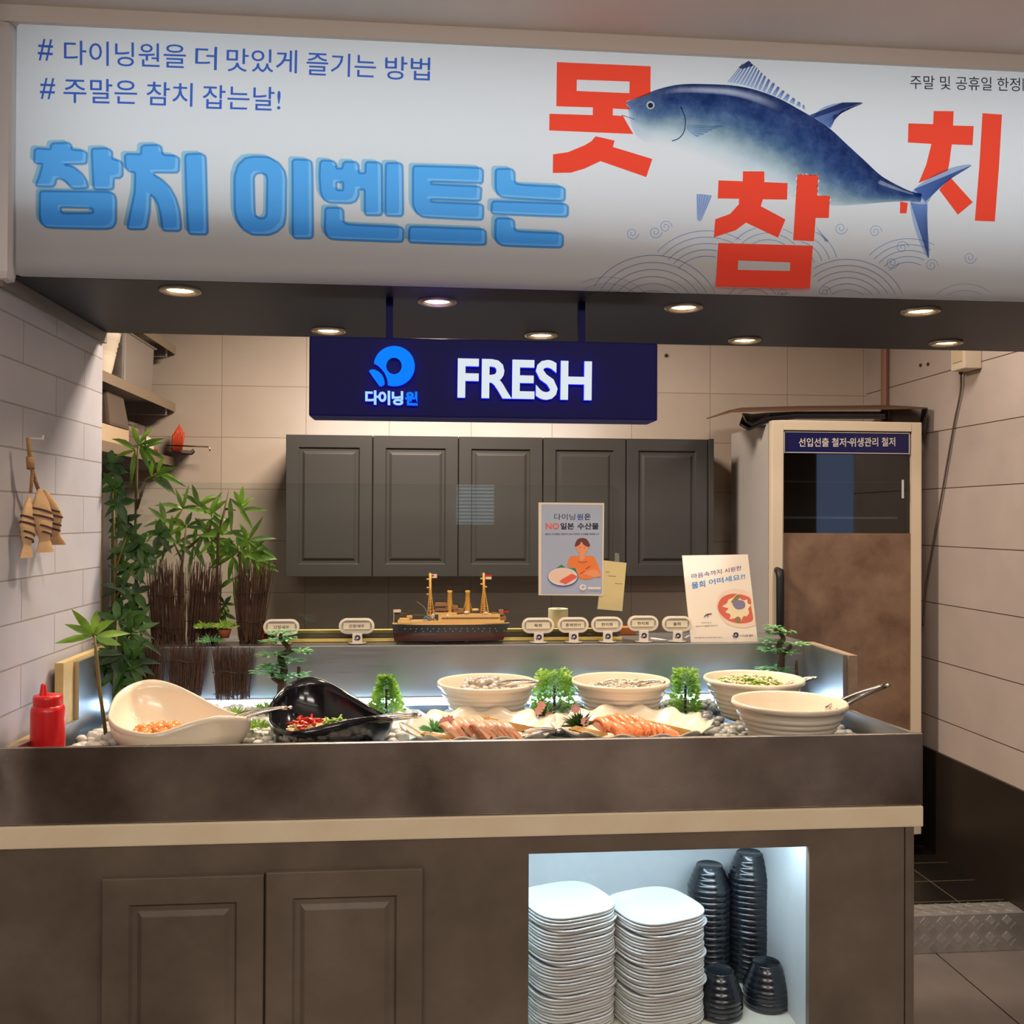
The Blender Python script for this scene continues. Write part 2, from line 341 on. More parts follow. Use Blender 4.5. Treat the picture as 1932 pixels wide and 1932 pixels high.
MB().box(-.88, 2.05, 2.262, 2.268, 2.03, 2.56).build('back_panel', mat('lightbox_white', (235, 235, 235), .6), banner)
div = MB().sheet([[(-.87, 2.140, 2.176), (.3, 2.142, 2.150), (2.04, 2.150, 2.10)], [(-.87, 2.262, 2.160), (.3, 2.262, 2.125), (2.04, 2.262, 2.07)]])
div.build('divider', mat('lightbox_divider', (225, 225, 225), .6), banner)
l = bpy.data.lights.new('lightbox_tubes', 'AREA'); l.shape = 'RECTANGLE'; l.size = 2.82; l.size_y = .30; l.energy = 3.4; l.color = (.90, .96, 1)
lo = bpy.data.objects.new('lightbox_tubes', l); lo.location = Vector((.58, 2.255, 2.345))-banner.location; lo.rotation_euler = (-PI/2, 0, 0); COL.objects.link(lo); lo.parent = banner
def crop(ox, oy, s): return lambda pts: [(ox+x/s, oy+y/s) for x, y in pts]
A, B, C, D = crop(40, 250, 5.3667), crop(400, 270, 5.0842), crop(740, 280, 5.0842), crop(932, 0, 1.932)
def onB(pts, dy): return [onY(x, y, YBF)+Vector((0, -dy, 0)) for x, y in pts]
def rnd(pts, n=3):    # soften the corners of a traced outline
    out = []; m = len(pts)
    for i in range(m):
        p0, p, p1 = Vector(pts[i-1]), Vector(pts[i]), Vector(pts[(i+1) % m]); a = p.lerp(p0, .18); c = p.lerp(p1, .18)
        for k in range(n): t = k/(n-1); out.append(tuple(a.lerp(p, t).lerp(p.lerp(c, t), t)))
    return out
BLUE = [  # (outline, holes) of the big blue slogan
 (A([(325,110),(480,105),(510,130),(515,175),(640,187),(670,212),(665,322),(430,325),(540,352),(620,420),(668,495),(682,550),(660,568),(535,570),(500,550),(450,495),(400,470),(362,472),(345,530),(325,552),(170,550),(150,535),(190,430),(217,318),(165,318),(132,298),(138,178),(165,162),(298,172),(302,130)]), []),
 (A([(720,165),(860,160),(900,175),(925,200),(925,270),(1000,287),(1030,320),(1030,440),(1000,465),(942,465),(937,565),(915,580),(760,580),(732,560),(715,220)]), []),
 (A([(190,615),(212,593),(900,603),(945,630),(965,680),(962,915),(925,965),(860,980),(265,965),(205,920),(190,850)]), [A([(400,757),(722,767),(730,820),(410,820)])]),
 (A([(1218,150),(1245,130),(1390,127),(1422,150),(1435,227),(1560,237),(1605,265),(1600,388),(1578,410),(1350,408),(1345,430),(1430,480),(1510,560),(1570,670),(1605,790),(1622,950),(1615,985),(1590,1000),(1450,995),(1430,970),(1415,850),(1390,740),(1350,660),(1310,632),(1305,800),(1275,955),(1245,983),(1100,980),(1077,960),(1110,800),(1150,600),(1155,407),(1095,397),(1057,360),(1050,240),(1075,218),(1213,222)]), []),
 (A([(1680,220),(1830,215),(1872,250),(1880,600),(1890,1010),(1870,1035),(1720,1030),(1692,1005),(1670,600),(1660,250)]), []),
 (B([(215,320),(250,210),(320,145),(400,130),(540,135),(640,190),(700,270),(715,350),(710,700),(690,790),(630,850),(550,882),(390,880),(300,830),(240,740),(217,640)]), [B([(402,330),(430,295),(480,290),(520,310),(530,350),(525,690),(500,722),(450,722),(420,700),(410,660)])]),
 (B([(770,178),(790,157),(920,162),(955,180),(965,230),(970,890),(950,915),(800,915),(775,890),(773,500)]), []),
 (B([(1037,190),(1057,167),(1160,172),(1193,200),(1195,245),(1250,245),(1257,197),(1280,180),(1380,182),(1408,210),(1410,290),(1470,290),(1472,203),(1490,182),(1600,187),(1630,210),(1635,670),(1618,695),(1482,695),(1465,670),(1465,447),(1410,447),(1408,510),(1380,560),(1330,580),(1130,575),(1070,540),(1040,470),(1030,320)]), [B([(1195,377),(1258,377),(1258,453),(1195,453)])]),
 (B([(1665,212),(1682,192),(1800,192),(1830,215),(1835,680),(1815,705),(1680,700),(1662,675)]), []),
 (B([(1087,637),(1107,620),(1235,622),(1262,650),(1265,782),(1810,805),(1838,832),(1835,925),(1815,950),(1150,925),(1100,890),(1082,830)]), []),
 (C([(197,190),(217,167),(845,187),(873,215),(870,322),(850,342),(835,335),(375,318),(375,345),(830,366),(857,385),(850,490),(832,507),(375,487),(375,515),(845,535),(875,558),(872,670),(850,690),(300,663),(230,620),(197,540)]), []),
 (C([(165,770),(187,750),(870,775),(898,800),(900,910),(880,928),(180,905),(160,885)]), []),
 (C([(990,217),(1010,197),(1140,197),(1173,225),(1178,347),(1620,368),(1658,395),(1655,490),(1635,508),(1060,475),(1010,440),(990,380)]), []),
 (C([(955,527),(975,507),(1650,530),(1688,560),(1685,640),(1662,660),(970,632),(950,610)]), []),
 (C([(990,692),(1010,670),(1140,674),(1170,700),(1177,797),(1610,815),(1638,842),(1635,930),(1612,953),(1060,935),(1010,905),(987,860)]), []),
]
sh = MB(); fi = MB(); ou = MB()
def ribbon(mb, loop3, hw, closed=True):
    n = len(loop3); P = [Vector(p) for p in loop3]; vs = []
    for i in range(n):
        a = P[i-1] if (closed or i) else P[i]; c = P[(i+1) % n] if (closed or i < n-1) else P[i]
        d1 = (P[i]-a); d2 = (c-P[i]); d1 = d1.normalized() if d1.length > 1e-7 else d2.normalized(); d2 = d2.normalized() if d2.length > 1e-7 else d1
        n1 = Vector((-d1.z, 0, d1.x)); n2 = Vector((-d2.z, 0, d2.x)); m = n1+n2
        m = m.normalized() if m.length > .2 else n1
        k = min(1/max(.45, m.dot(n1)), 1.6); vs += [P[i]-m*hw*k, P[i]+m*hw*k]
    fs = [(2*i, 2*i+1, (2*i+3) % (2*n), (2*i+2) % (2*n)) for i in range(n if closed else n-1)]
    mb.add(vs, fs)
for k, (o, hs) in enumerate(BLUE):
    o = rnd(o); hs = [rnd(h) for h in hs]
    fi.flat(onB(o, .0008), [onB(h, .0008) for h in hs])
    so = [(x-8, y-6) for x, y in o]; sh.flat(onB(so, .0004+.00002*k), [onB([(x-7, y-5) for x, y in h], .0004+.00002*k) for h in hs])
    for lp in [o]+hs: ribbon(ou, onB(lp, .0012), .0025)
slog = sh.build('slogan_shadow', film('print_shadow_blue', (.50, .80, .98)), banner)
fi.build('slogan_letters', film('print_sky_blue', (.36, .70, .95), (.08, .3, .8), .16), banner)
ou.build('slogan_outline', film('print_mid_blue', (.42, .62, .80)), banner)
RED = [
 (D([(229,227),(571,242),(570,343),(530,356),(482,370),(483,384),(497,400),(433,396),(433,421),(470,423),(486,452),(508,489),(201,476),(202,415),(360,420),(360,392),(227,388)]), [D([(302,291),(494,298),(493,340),(301,332)])]),
 (D([(370,497),(440,513),(433,536),(577,580),(555,646),(388,588),(330,615),(280,630),(214,631),(215,563),(270,555),(330,530),(355,515)]), []),
 (D([(907,625),(985,625),(985,664),(1070,668),(1068,728),(980,727),(972,752),(1062,800),(1035,867),(918,812),(880,840),(801,866),(806,800),(860,780),(892,745),(893,725),(815,724),(818,658),(906,661)]), []),
 (D([(1105,636),(1182,638),(1178,713),(1224,714),(1220,795),(1172,795),(1166,880),(1090,876)]), []),
 (D([(817,886),(1162,896),(1151,1053),(807,1045)]), [D([(890,950),(1080,957),(1078,988),(888,984)])]),
 (D([(1602,405),(1675,406),(1673,458),(1748,460),(1744,530),(1668,527),(1660,590),(1654,622),(1620,637),(1547,668),(1575,600),(1594,525),(1508,520),(1510,450),(1600,453)]), []),
 (D([(1640,672),(1664,648),(1745,738),(1690,783),(1622,692)]), []),
 (D([(1480,735),(1508,740),(1503,778),(1479,778)]), []),
 (D([(1780,413),(1851,418),(1840,610),(1825,808),(1752,805),(1768,610)]), []),
]
redf = film('print_red', (.86, .075, .035), (1, .14, .08), .18)
for grp_ in (RED[:2], RED[2:5], RED[5:]):
    rd = MB()
    for o, hs in grp_: rd.flat(onB(o, .0008), [onB(h, .0008) for h in hs])
    rd.build('red_letter', redf, banner)
def bt(mb, body, tl, tr, bl, bold, dy=.0008):
    v = Vector((0, -dy, 0)); put_text(mb, body, onY(*tl, YBF)+v, onY(*tr, YBF)+v, onY(*bl, YBF)+v, bold)
hashf = film('print_royal_blue', (.10, .22, .72))
for line in ([('#', (73, 73), (101, 75), (71, 114)), ('다이닝원을', (121, 76), (351, 84), (121, 122)), ('더', (369, 87), (410, 89), (368, 131)), ('맛있게', (428, 91), (561, 95), (427, 135)), ('즐기는', (579, 98), (710, 104), (578, 142)), ('방법', (727, 106), (812, 109), (726, 150))],
             [('#', (77, 147), (105, 148), (75, 187)), ('주말은', (120, 147), (259, 151), (120, 194)), ('참치', (277, 154), (364, 157), (276, 199)), ('잡는날!', (383, 160), (530, 165), (382, 205))]):
    tx = MB()
    for it in line: bt(tx, *it, .004)
    tx.build('hashtag_line', hashf, banner)
tx = MB(); bt(tx, '주말 및 공휴일 한정', (1717, 142), (1924, 147), (1717, 168), .002); tx.flat(onB([(1929, 148), (1931, 148), (1931, 172), (1929, 172)], .0008))
tx.build('small_black_line', film('print_black', (.06, .06, .07)), banner)
# the tuna print
top = smooth_loop([(x, y, 0) for x, y in D([(481,373),(530,352),(600,325),(680,308),(780,307),(880,313),(960,330),(1040,360),(1110,398),(1165,430),(1225,470),(1290,530),(1350,585),(1410,640),(1470,675),(1520,698),(1558,706)])], 120, False)
bot = smooth_loop([(x, y, 0) for x, y in D([(483,380),(505,470),(540,512),(600,528),(660,540),(720,560),(790,590),(860,622),(930,650),(1000,680),(1080,715),(1160,740),(1240,750),(1330,746),(1420,738),(1500,734),(1556,738)])], 120, False)
def ramp(v, st):
    for (a, ca), (b_, cb) in zip(st, st[1:]):
        if v <= b_: q = (v-a)/(b_-a); return tuple(ca[i]+(cb[i]-ca[i])*q for i in range(3))
    return st[-1][1]
body = [(0, (.05, .08, .22)), (.1, (.045, .075, .22)), (.3, (.06, .11, .29)), (.5, (.16, .26, .43)), (.64, (.42, .54, .60)), (.82, (.80, .89, .92)), (1, (1, 1, 1))]
fm = MB(); cols = []; rows = []
for j in range(41):
    v = j/40; r_ = []
    for i in range(120):
        u = i/119; p = top[i].lerp(bot[i], v); r_.append(onY(p.x, p.y, YBF)+Vector((0, -.0006, 0)))
        k = v*(1-.45*max(0, (u-.55)/.45)); c = ramp(k, body)
        hd = max(0, 1-u/.18)
        if hd > 0: c = tuple(c[q]*(1-hd*.5)+(.42, .55, .78)[q]*hd*.5 for q in range(3))
        if .14 < u < .46 and .04 < v < .15: c = tuple(min(1, c[q]+.6*math.sin((u-.14)/.32*PI)*math.sin((v-.04)/.11*PI)) for q in range(3))
        if u > .82 and v > .1 and v < .25 and u < .95: c = tuple(min(1, c[q]+.3) for q in range(3))
        cols.append(c)
    rows.append(r_)
fm.sheet(rows)
def inside(p, poly):
    k = False
    for (x1, y1), (x2, y2) in zip(poly, poly[1:]+poly[:1]):
        if (y1 > p[1]) != (y2 > p[1]) and p[0] < (x2-x1)*(p[1]-y1)/(y2-y1)+x1: k = not k
    return k
hide = [[(p.x, p.z) for p in onB(RED[k][0], 0)] for k in (2, 3)]
fm.f = [f for f in fm.f if not any(inside((sum(fm.v[i].x for i in f)/4, sum(fm.v[i].z for i in f)/4), h) for h in hide)]
fish = fm.build('tuna_print', film('print_tuna', (1, 1, 1), attr='tint', mottled=1), banner, cols=cols)
# fins as tinted strips, eye, gill line
finf = film('print_fin', (1, 1, 1), attr='tint')
def fin(root, tip, n, c0, c1, wd=.45):
    fn = MB(); fc = []
    R, T = smooth_loop([(x, y, 0) for x, y in D(root)], n+1, False), smooth_loop([(x, y, 0) for x, y in D(tip)], n+1, False)
    for i in range(n):
        a, b_, c, d_ = R[i], R[i].lerp(R[i+1], wd+.3), T[i].lerp(T[i+1], wd), T[i]
        fn.add([onY(p.x, p.y, YBF)+Vector((0, -.0009, 0)) for p in (a, b_, c, d_)], [(0, 1, 2, 3)]); fc.extend([c0, c0, c1, c1])
    fn.build('fin_print', finf, fish, cols=fc)
fin([(850,300),(900,308),(960,326),(1040,358),(1138,402)], [(905,232),(944,236),(985,275),(1060,335),(1138,390)], 18, (.55, .68, .92), (.16, .24, .52))
fin([(890,246),(900,250),(905,252)], [(928,222),(936,228),(946,240)], 3, (.1, .12, .25), (.05, .06, .15), .9)
fin([(1160,428),(1180,438),(1200,452),(1226,468)], [(1340,374),(1340,380),(1290,392),(1232,425)], 7, (.45, .55, .8), (.10, .12, .28), .8)
fin([(1150,420),(1160,428)], [(1270,374),(1342,374)], 1, (.12, .16, .34), (.08, .1, .22), 1)
fin([(1530,690),(1545,705),(1560,722),(1572,735)], [(1742,602),(1720,618),(1660,655),(1610,700)], 9, (.30, .42, .72), (.10, .15, .36), .75)
fin([(1516,735),(1535,742),(1560,745),(1578,742)], [(1583,942),(1584,930),(1582,880),(1580,830)], 8, (.45, .58, .85), (.10, .15, .36), .75)
fin([(702,455),(702,468),(710,480),(722,490)], [(836,460),(800,472),(770,487),(735,502)], 6, (.70, .80, .92), (.42, .55, .78), .7)
fin([(738,708),(755,708),(775,710),(795,713)], [(740,800),(745,806),(752,808),(758,800)], 6, (.40, .52, .85), (.30, .42, .75), .6)
fin([(1168,820),(1176,830)], [(1208,882),(1222,880)], 2, (.6, .68, .82), (.4, .48, .66), .8)
def finbase(poly, tint): m_ = MB(); m_.flat(onB([(p.x, p.y) for p in smooth_loop([(x, y, 0) for x, y in D(poly)], 40)], .0005)); m_.build('fin_print', film('print_fin_base', tint), fish)
finbase([(1165,428),(1200,392),(1262,375),(1340,375),(1290,392),(1238,424),(1225,465),(1195,450)], (.50, .58, .78))
finbase([(1525,698),(1600,640),(1680,608),(1740,603),(1665,652),(1606,702),(1578,740),(1550,722)], (.50, .60, .82))
finbase([(1518,735),(1525,800),(1550,880),(1583,942),(1586,880),(1576,810),(1580,742),(1550,738)], (.60, .70, .90))
def disc(mb, cx, cy, r, dy, n=20): mb.flat(onB(D([(cx+r*math.cos(2*PI*k/n), cy+r*math.sin(2*PI*k/n)) for k in range(n)]), dy))
e = MB(); disc(e, 570, 384, 15, .0011); e.build('eye_print', glow('print_white', (210, 220, 222), .55), fish)
e = MB(); disc(e, 570, 385, 9.5, .0014); e.build('pupil_print', film('print_pupil', (.05, .05, .08)), fish)
e = MB(); ribbon(e, onB(D([(465, 420), (490, 428), (512, 436)]), .0011), .0008, False); e.build('mouth_print', film('print_mouth', (.2, .25, .4)), fish)
e = MB(); ribbon(e, onB([(p.x, p.y) for p in smooth_loop([(x, y, 0) for x, y in D([(680,390),(696,430),(694,475),(676,503),(648,515)])], 14, False)], .0011), .0011, False)
nv = film('print_navy', (.10, .13, .28))
e.build('gill_print', nv, fish)
# wave pattern
wv = MB()
REDX = [(o, hs) for o, hs in RED]
def inred(x, y): return any(inside((x, y), list(o)) and not any(inside((x, y), list(h)) for h in hs) for o, hs in REDX)
def arcs(cx, cy, r0, n, step, a0, a1, wd=.0007):
    for k in range(n):
        r = r0-k*step; pts = []
        for i in range(49):
            a = math.radians(a0+(a1-a0)*i/48); x, y = 1000+(cx+r*math.cos(a))/2.073, 380+(cy-r*math.sin(a)*.92)/2.073
            if y < 557 and not inred(x, y): pts.append((x, y))
            elif len(pts) > 1: ribbon(wv, onB(pts, .0005), wd, False); pts = []
            else: pts = []
        if len(pts) > 1: ribbon(wv, onB(pts, .0005), wd, False)
arcs(480, 455, 265, 6, 30, 12, 150); arcs(300, 480, 200, 5, 28, 20, 120, .0004); arcs(690, 345, 250, 5, 27, 75, 140); arcs(690, 345, 250, 4, 27, 58, 74)
arcs(930, 250, 165, 3, 28, 40, 140); arcs(1240, 440, 232, 7, 26, 8, 130); arcs(1030, 260, 175, 4, 30, 15, 75); arcs(1480, 330, 200, 5, 25, 60, 140); arcs(1700, 470, 160, 4, 28, 50, 140, .0004)
arcs(870, 420, 110, 2, 26, 20, 150)
for cx, cy, s in ((1215, 105, 1), (1350, 118, -1), (1415, 240, 1), (1570, 250, -1), (1455, 180, -1), (490, 120, 1), (530, 100, -1), (400, 125, 1), (990, 360, 1), (1150, 355, -1), (1720, 220, 1)):
    pts = []
    for i in range(22):
        a = i*.5*s; r = 26-i*1.05; pts.append((1000+(cx+r*math.cos(a))/2.073, 380+(cy+r*math.sin(a))/2.073))
    pts = [p for p in pts if p[1] < 557 and not inred(*p)]
    if len(pts) > 2: ribbon(wv, onB(pts, .0005), .0006, False)
wv.build('wave_print', film('print_line_blue', (.30, .50, .80)), banner)
# ================================================================ HANGING SIGN
YSG = 2.2
sg = thing('hanging_sign', 'navy illuminated FRESH sign with round blue logo hanging on two rods', 'sign', (.135, YSG+.06, 1.73))
navy = mat('sign_navy', (22, 18, 92), .6, spec=.2)
x0, x1 = onY(583, 700, YSG).x, onY(1241, 700, YSG).x; zt, zb = onY(900, 640, YSG).z, onY(900, 789, YSG).z
MB().box(x0, x1, YSG, YSG+.10, zb, zt).build('panel', navy, sg, bevel=.004)
for px in (735, 1097):
    x = onY(px, 600, YSG+.05).x; MB().box(x-.008, x+.008, YSG+.042, YSG+.058, zt, ZS+.001).build('hanging_rod', navy, sg)
white = glow('letter_white', (222, 232, 238), 1.0); bluee = glow('letter_blue', (16, 130, 255), 1.0); halo = glow('letter_halo', (30, 40, 255), 1.6); paleb = glow('letter_pale_blue', (170, 222, 255), 1.0)
def letters(name, body, tl, tr, bl, bold, m, spacing=1):
    f = MB(); v = Vector((0, -.014, 0)); put_text(f, body, onY(*tl, YSG-.014), onY(*tr, YSG-.014), onY(*bl, YSG-.014), bold, spacing); p = f.build(name, m, sg)
    k = MB(); put_text(k, body, onY(*tl, YSG-.0136), onY(*tr, YSG-.0136), onY(*bl, YSG-.0136), bold, spacing, deep=(0, .0132, 0)); k.build('letter_return', halo, p)
letters('fresh_letters', 'FRESH', (864, 675), (1117, 681), (863, 751), .028, white, 1.02)
letters('name_letters', '다이닝', (689, 736), (761, 738), (689, 763), .042, paleb, .9)
letters('name_letter', '원', (764, 738), (788, 739), (764, 764), .042, bluee)
G = crop(670, 640, 12.88)
def logo(mb, to3, flatmode=True):
    """round emblem with a cut notch and a leaf-shaped tail, in the crop's own units"""
    c = Vector((950, 650)); o = []
    for i in range(41):
        a = math.radians(108-i*7)
        o.append((c.x+500*math.cos(a), c.y+487*math.sin(a)))
    o += [(560, 640), (640, 720), (710, 810), (760, 920), (790, 1030)]
    h = [(c.x-5+188*math.cos(2*PI*k/24), c.y+200*math.sin(2*PI*k/24)) for k in range(24)]
    mb.flat(to3(o), [to3(h)])
    mb.flat(to3([(335, 770), (390, 735), (470, 735), (570, 785), (650, 860), (700, 960), (718, 1060), (700, 1110), (630, 1145), (580, 1125), (500, 1010), (420, 900)]))
    return o
lg = MB(); o = logo(lg, lambda p: [onY(x, y, YSG-.014) for x, y in G(p)]); lgp = lg.build('logo', bluee, sg)
rim = MB()
for lp in (o, [(335, 770), (390, 735), (470, 735), (570, 785), (650, 860), (700, 960), (718, 1060), (700, 1110), (630, 1145), (580, 1125), (500, 1010), (420, 900)]):
    q = [onY(x, y, YSG-.0136) for x, y in G(lp)]; rim.rings([q, [p+Vector((0, .0132, 0)) for p in q]])
rim.build('logo_return', halo, lgp)
# ================================================================ DOWNLIGHTS
trim_m = mat('downlight_trim', (190, 175, 155), .3, metal=.6); lens_m = glow('downlight_lens', (255, 222, 160), 9)
def downlight(px, label, X=None, Y=None):
    p = onZ(*px, ZS) if px else Vector((X, Y, ZS))
    t_ = thing('downlight', label, 'ceiling light', (p.x, p.y, ZS), 'downlights in the dark bulkhead')
    c = (p.x, p.y, ZS)
    MB().lathe([(.046, 0), (.046, -.004), (.040, -.007), (.033, -.005), (.030, .004)], 28, c).build('trim_ring', trim_m, t_, smooth=True)
    MB().lathe([(.030, .0), (.02, -.002), (.001, -.003)], 24, c, cap1=True).build('lens', lens_m, t_, smooth=True)
    s = bpy.data.lights.new('downlight_beam', 'SPOT'); s.energy = 13; s.color = (1, .79, .55); s.spot_size = math.radians(105); s.spot_blend = .7; s.shadow_soft_size = .03
    so = bpy.data.objects.new('downlight_beam', s); so.location = (0, 0, -.012); so.parent = t_; COL.objects.link(so)
downlight((340, 547), 'round downlight nearest the brick pier in the front row of the bulkhead')
downlight((825, 568), 'round downlight above the middle of the hanging FRESH sign, front row')
downlight((1290, 579), 'round downlight in the front row just past the end of the hanging sign')
downlight((1737, 586), 'round downlight in the front row nearest the fridge wall')
downlight((620, 623), 'round downlight low over the logo end corner of the hanging sign')
downlight(None, 'round downlight hidden behind the hanging sign panel', .315, 2.65)
downlight((1405, 641), 'round downlight in the back row in front of the fridge')
downlight((1785, 646), 'round downlight in the back row beside the wall socket')
# ================================================================ COUNTER
lam = mat('grey_brown_laminate', (96, 82, 69), .5, noise=(4.0, .2), rgb2=(126, 111, 97), bump=(18, .05))
cream = mat('cream_slab', (252, 236, 204), .45, noise=(9, .3), rgb2=(240, 218, 178))
ss = steel('brushed_steel', (224, 214, 204), .27, scale=(1.2, 1, 3), amp=.10, blot=(140, 128, 118))
ssd = steel('dull_steel', (190, 186, 180), .36)
sat = steel('satin_steel', (150, 150, 150), .42); sat.node_tree.nodes['Principled BSDF'].inputs['Metallic'].default_value = .92
XC0, XC1 = XL+.012, 1.106
ct = thing('counter_cabinet', 'long grey-brown laminate serving counter with paired doors and a lit open niche', 'counter', (.1, 2.5, 0))
NX0, NX1, NZ1, NZ0 = .227, .862, .767, .33
ZT = .806
MB().box(XC0, NX0, YC, YC+.02, 0, ZT).box(NX0, NX1, YC, YC+.02, NZ1, ZT).box(NX0, NX1, YC, YC+.02, 0, NZ0).box(NX1, XC1-.022, YC, YC+.02, 0, ZT).build('front_panel', lam, ct)
MB().box(XC1-.02, XC1, YC-.003, 2.95, 0, ZT).build('side_panel', lam, ct, bevel=.001)
MB().box(XC0, XC1-.02, 2.93, 2.95, 0, ZT).build('back_panel', lam, ct)
nich = mat('pale_niche_panel', (222, 224, 224), .5, noise=(7, .25), rgb2=(204, 207, 207))
nb = MB().box(NX0-.32, NX1, 2.50, 2.515, NZ0, ZT-.001).box(NX1, NX1+.015, YC+.02, 2.515, NZ0-.02, ZT-.001).box(NX0-.335, NX0-.32, YC+.02, 2.515, NZ0-.02, ZT-.001).box(NX0-.32, NX1, YC+.02, 2.515, ZT-.008, ZT-.001)
nb.build('niche_lining', nich, ct)
MB().box(NX0-.32, NX1, YC+.02, 2.50, NZ0-.02, NZ0).build('niche_shelf', mat('cream_shelf_board', (226, 222, 205), .4), ct)
def loops(mb, x0, x1, z0, z1, y, prof):
    """routed panel: prof = (inset, depth) steps from the edge to the middle field"""
    rg = []
    for ins, dep in prof:
        rg.append([(x0+ins, y+dep, z0+ins), (x1-ins, y+dep, z0+ins), (x1-ins, y+dep, z1-ins), (x0+ins, y+dep, z1-ins)])
    return mb.rings(rg, False, True)
def panel_door(x0, x1, z0, z1, y, th, ins):
    m = MB(); loops(m, x0, x1, z0, z1, y, [(0, th), (0, .002), (.002, 0), (ins, 0), (ins+.006, .008), (ins+.016, .008), (ins+.026, .0015), (ins+.028, .001)])
    return m
panel_door(-.672, -.340, .08, .744, YC-.020, .018, .055).build('door', lam, ct)
panel_door(-.335, -.004, .08, .749, YC-.022, .020, .055).build('door', lam, ct)
# niche LED
lt = thing('led_strip', 'cool white LED strip under the top of the counter niche', 'light strip', (.5, 2.2, ZT-.009))
MB().box(NX0-.25, NX1-.03, 2.135, 2.150, ZT-.017, ZT-.0085).build('diffuser', glow('led_niche', (205, 236, 255), 60), lt)
# cream slab worktop
YT = YC-.004
MB().box(XC0, 1.128, YT, 2.95, ZT, .853).build('worktop', cream, bevel=.003, origin=(.1, 2.5, ZT)); tag(bpy.data.objects['worktop'], 'thin cream slab worktop between the laminate counter and the steel tray', 'worktop')
# steel display tray
ZR, XT1 = 1.017, 1.129
tr_ = thing('display_tray', 'stainless steel cold display tray with raised back ledge set into the counter', 'display tray', (.1, 2.45, .853))
MB().box(XC0, XT1, YC, YC+.012, .855, ZR).build('front_wall', ss, tr_, bevel=.002)
MB().box(XC0, XT1-.012, YC+.012, YRW, .90, .925).build('tray_floor', ssd, tr_)
MB().box(XC0+.012, XT1-.012, YRW, YRW+.012, .925, 1.143).box(XC0+.012, XT1-.012, YRW+.012, 3.0, 1.131, 1.143).box(XC0+.012, XT1-.012, 2.988, 3.0, .855, 1.131).build('back_ledge', sat, tr_, bevel=.002)
MB().prism([(2.112, .855), (2.735, .855), (2.735, 1.143), (2.470, 1.143), (2.470, 1.000), (2.112, ZR)], 0, .012).build('tmp', ssd)
def side(name, x, y0m):
    o = bpy.data.objects['tmp'].copy(); o.data = o.data.copy(); COL.objects.link(o)
    for v in o.data.vertices: a, b_, c_ = v.co; v.co = (x+b_-tr_.location.x, (a if a > y0m else a)-tr_.location.y, c_-tr_.location.z)
    o.name = name; o.parent = tr_; o.location = (0, 0, 0); return o
side('side_wall', XT1-.024, 0); side('side_wall', XC0+.020, 0)
bpy.data.objects.remove(bpy.data.objects['tmp'])
sb = mat('stained_wood_board', (160, 136, 114), .6, noise=(14, .25), rgb2=(120, 100, 82), stretch=(1, 6, 1))
MB().box(XT1-.012, XT1+.012, 2.462, 2.75, .853, 1.143).box(XT1-.012, XT1, YC+.012, 2.462, .853, .999).build('edge_board', sb, tr_)
yb = mat('yellowed_board', (206, 182, 122), .5, noise=(20, .25), rgb2=(176, 150, 100))
MB().box(XC0, XC0+.020, 2.40, 2.75, .853, 1.15).box(XC0, XC0+.020, YC+.012, 2.40, .853, 1.012).build('edge_board', yb, tr_)
MB().box(XC0+.03, XT1-.03, YC+.012, YRW, .925, .93).build('tray_liner', mat('dark_liner', (70, 72, 72), .5), tr_)
lt = thing('led_strip', 'cool white LED strip along the foot of the tray back wall', 'light strip', (.2, YRW-.01, .975))
MB().box(XC0+.06, XT1-.10, YRW-.006, YRW-.0005, .974, .996).build('mounting_strip', mat('led_carrier', (225, 225, 225), .5), lt)
MB().box(XC0+.06, XT1-.10, YRW-.013, YRW-.006, .977, .993).build('diffuser', glow('led_tray', (176, 216, 255), 46), lt)
# glass screen on the ledge
YG = 2.86
gx0, gx1 = onY(203, 912, YG).x, onY(1170, 915, YG).x; gz = 1.603; R = .035
gl = thing('glass_screen', 'clear glass screen with one rounded corner standing on the ledge behind the food', 'glass screen', (0, YG, 1.143))
poly = [(gx0, 1.150), (gx1, 1.150)]+[(gx1-R+R*math.cos(a*PI/12), gz-R+R*math.sin(a*PI/12)) for a in range(7)]+[(gx0, gz)]
MB().prism(poly, YG-.004, YG+.004).build('pane', clear('screen_glass', (.93, .96, .95), 1.46, .015, .012), gl)
ya_ = mat('yellowed_acrylic', (246, 220, 136), .25, noise=(30, .3), rgb2=(228, 196, 108))
MB().box(-.50, gx1, YG-.036, YG-.030, 1.1432, 1.152).build('base_strip', ya_, gl)
MB().box(-.50, gx1, YG-.030, YG-.0045, 1.1432, 1.146).box(-.50, gx1, YG+.0045, YG+.03, 1.1432, 1.164).build('base_channel', mat('channel_taupe', (150, 136, 112), .35), gl)
MB().box(-.50, gx1, YG+.0045, YG+.032, 1.164, 1.172).build('base_strip', ya_, gl)
px0, px1 = onY(188, 1000, YG-.02).x, onY(212, 1000, YG-.02).x
MB().box(px0, px0+.012, YG-.03, YG+.03, 1.143, gz).build('post_edge', yb, gl)
MB().box(px0+.012, px1, YG-.03, YG+.03, 1.143, gz).build('post', ssd, gl, bevel=.002)
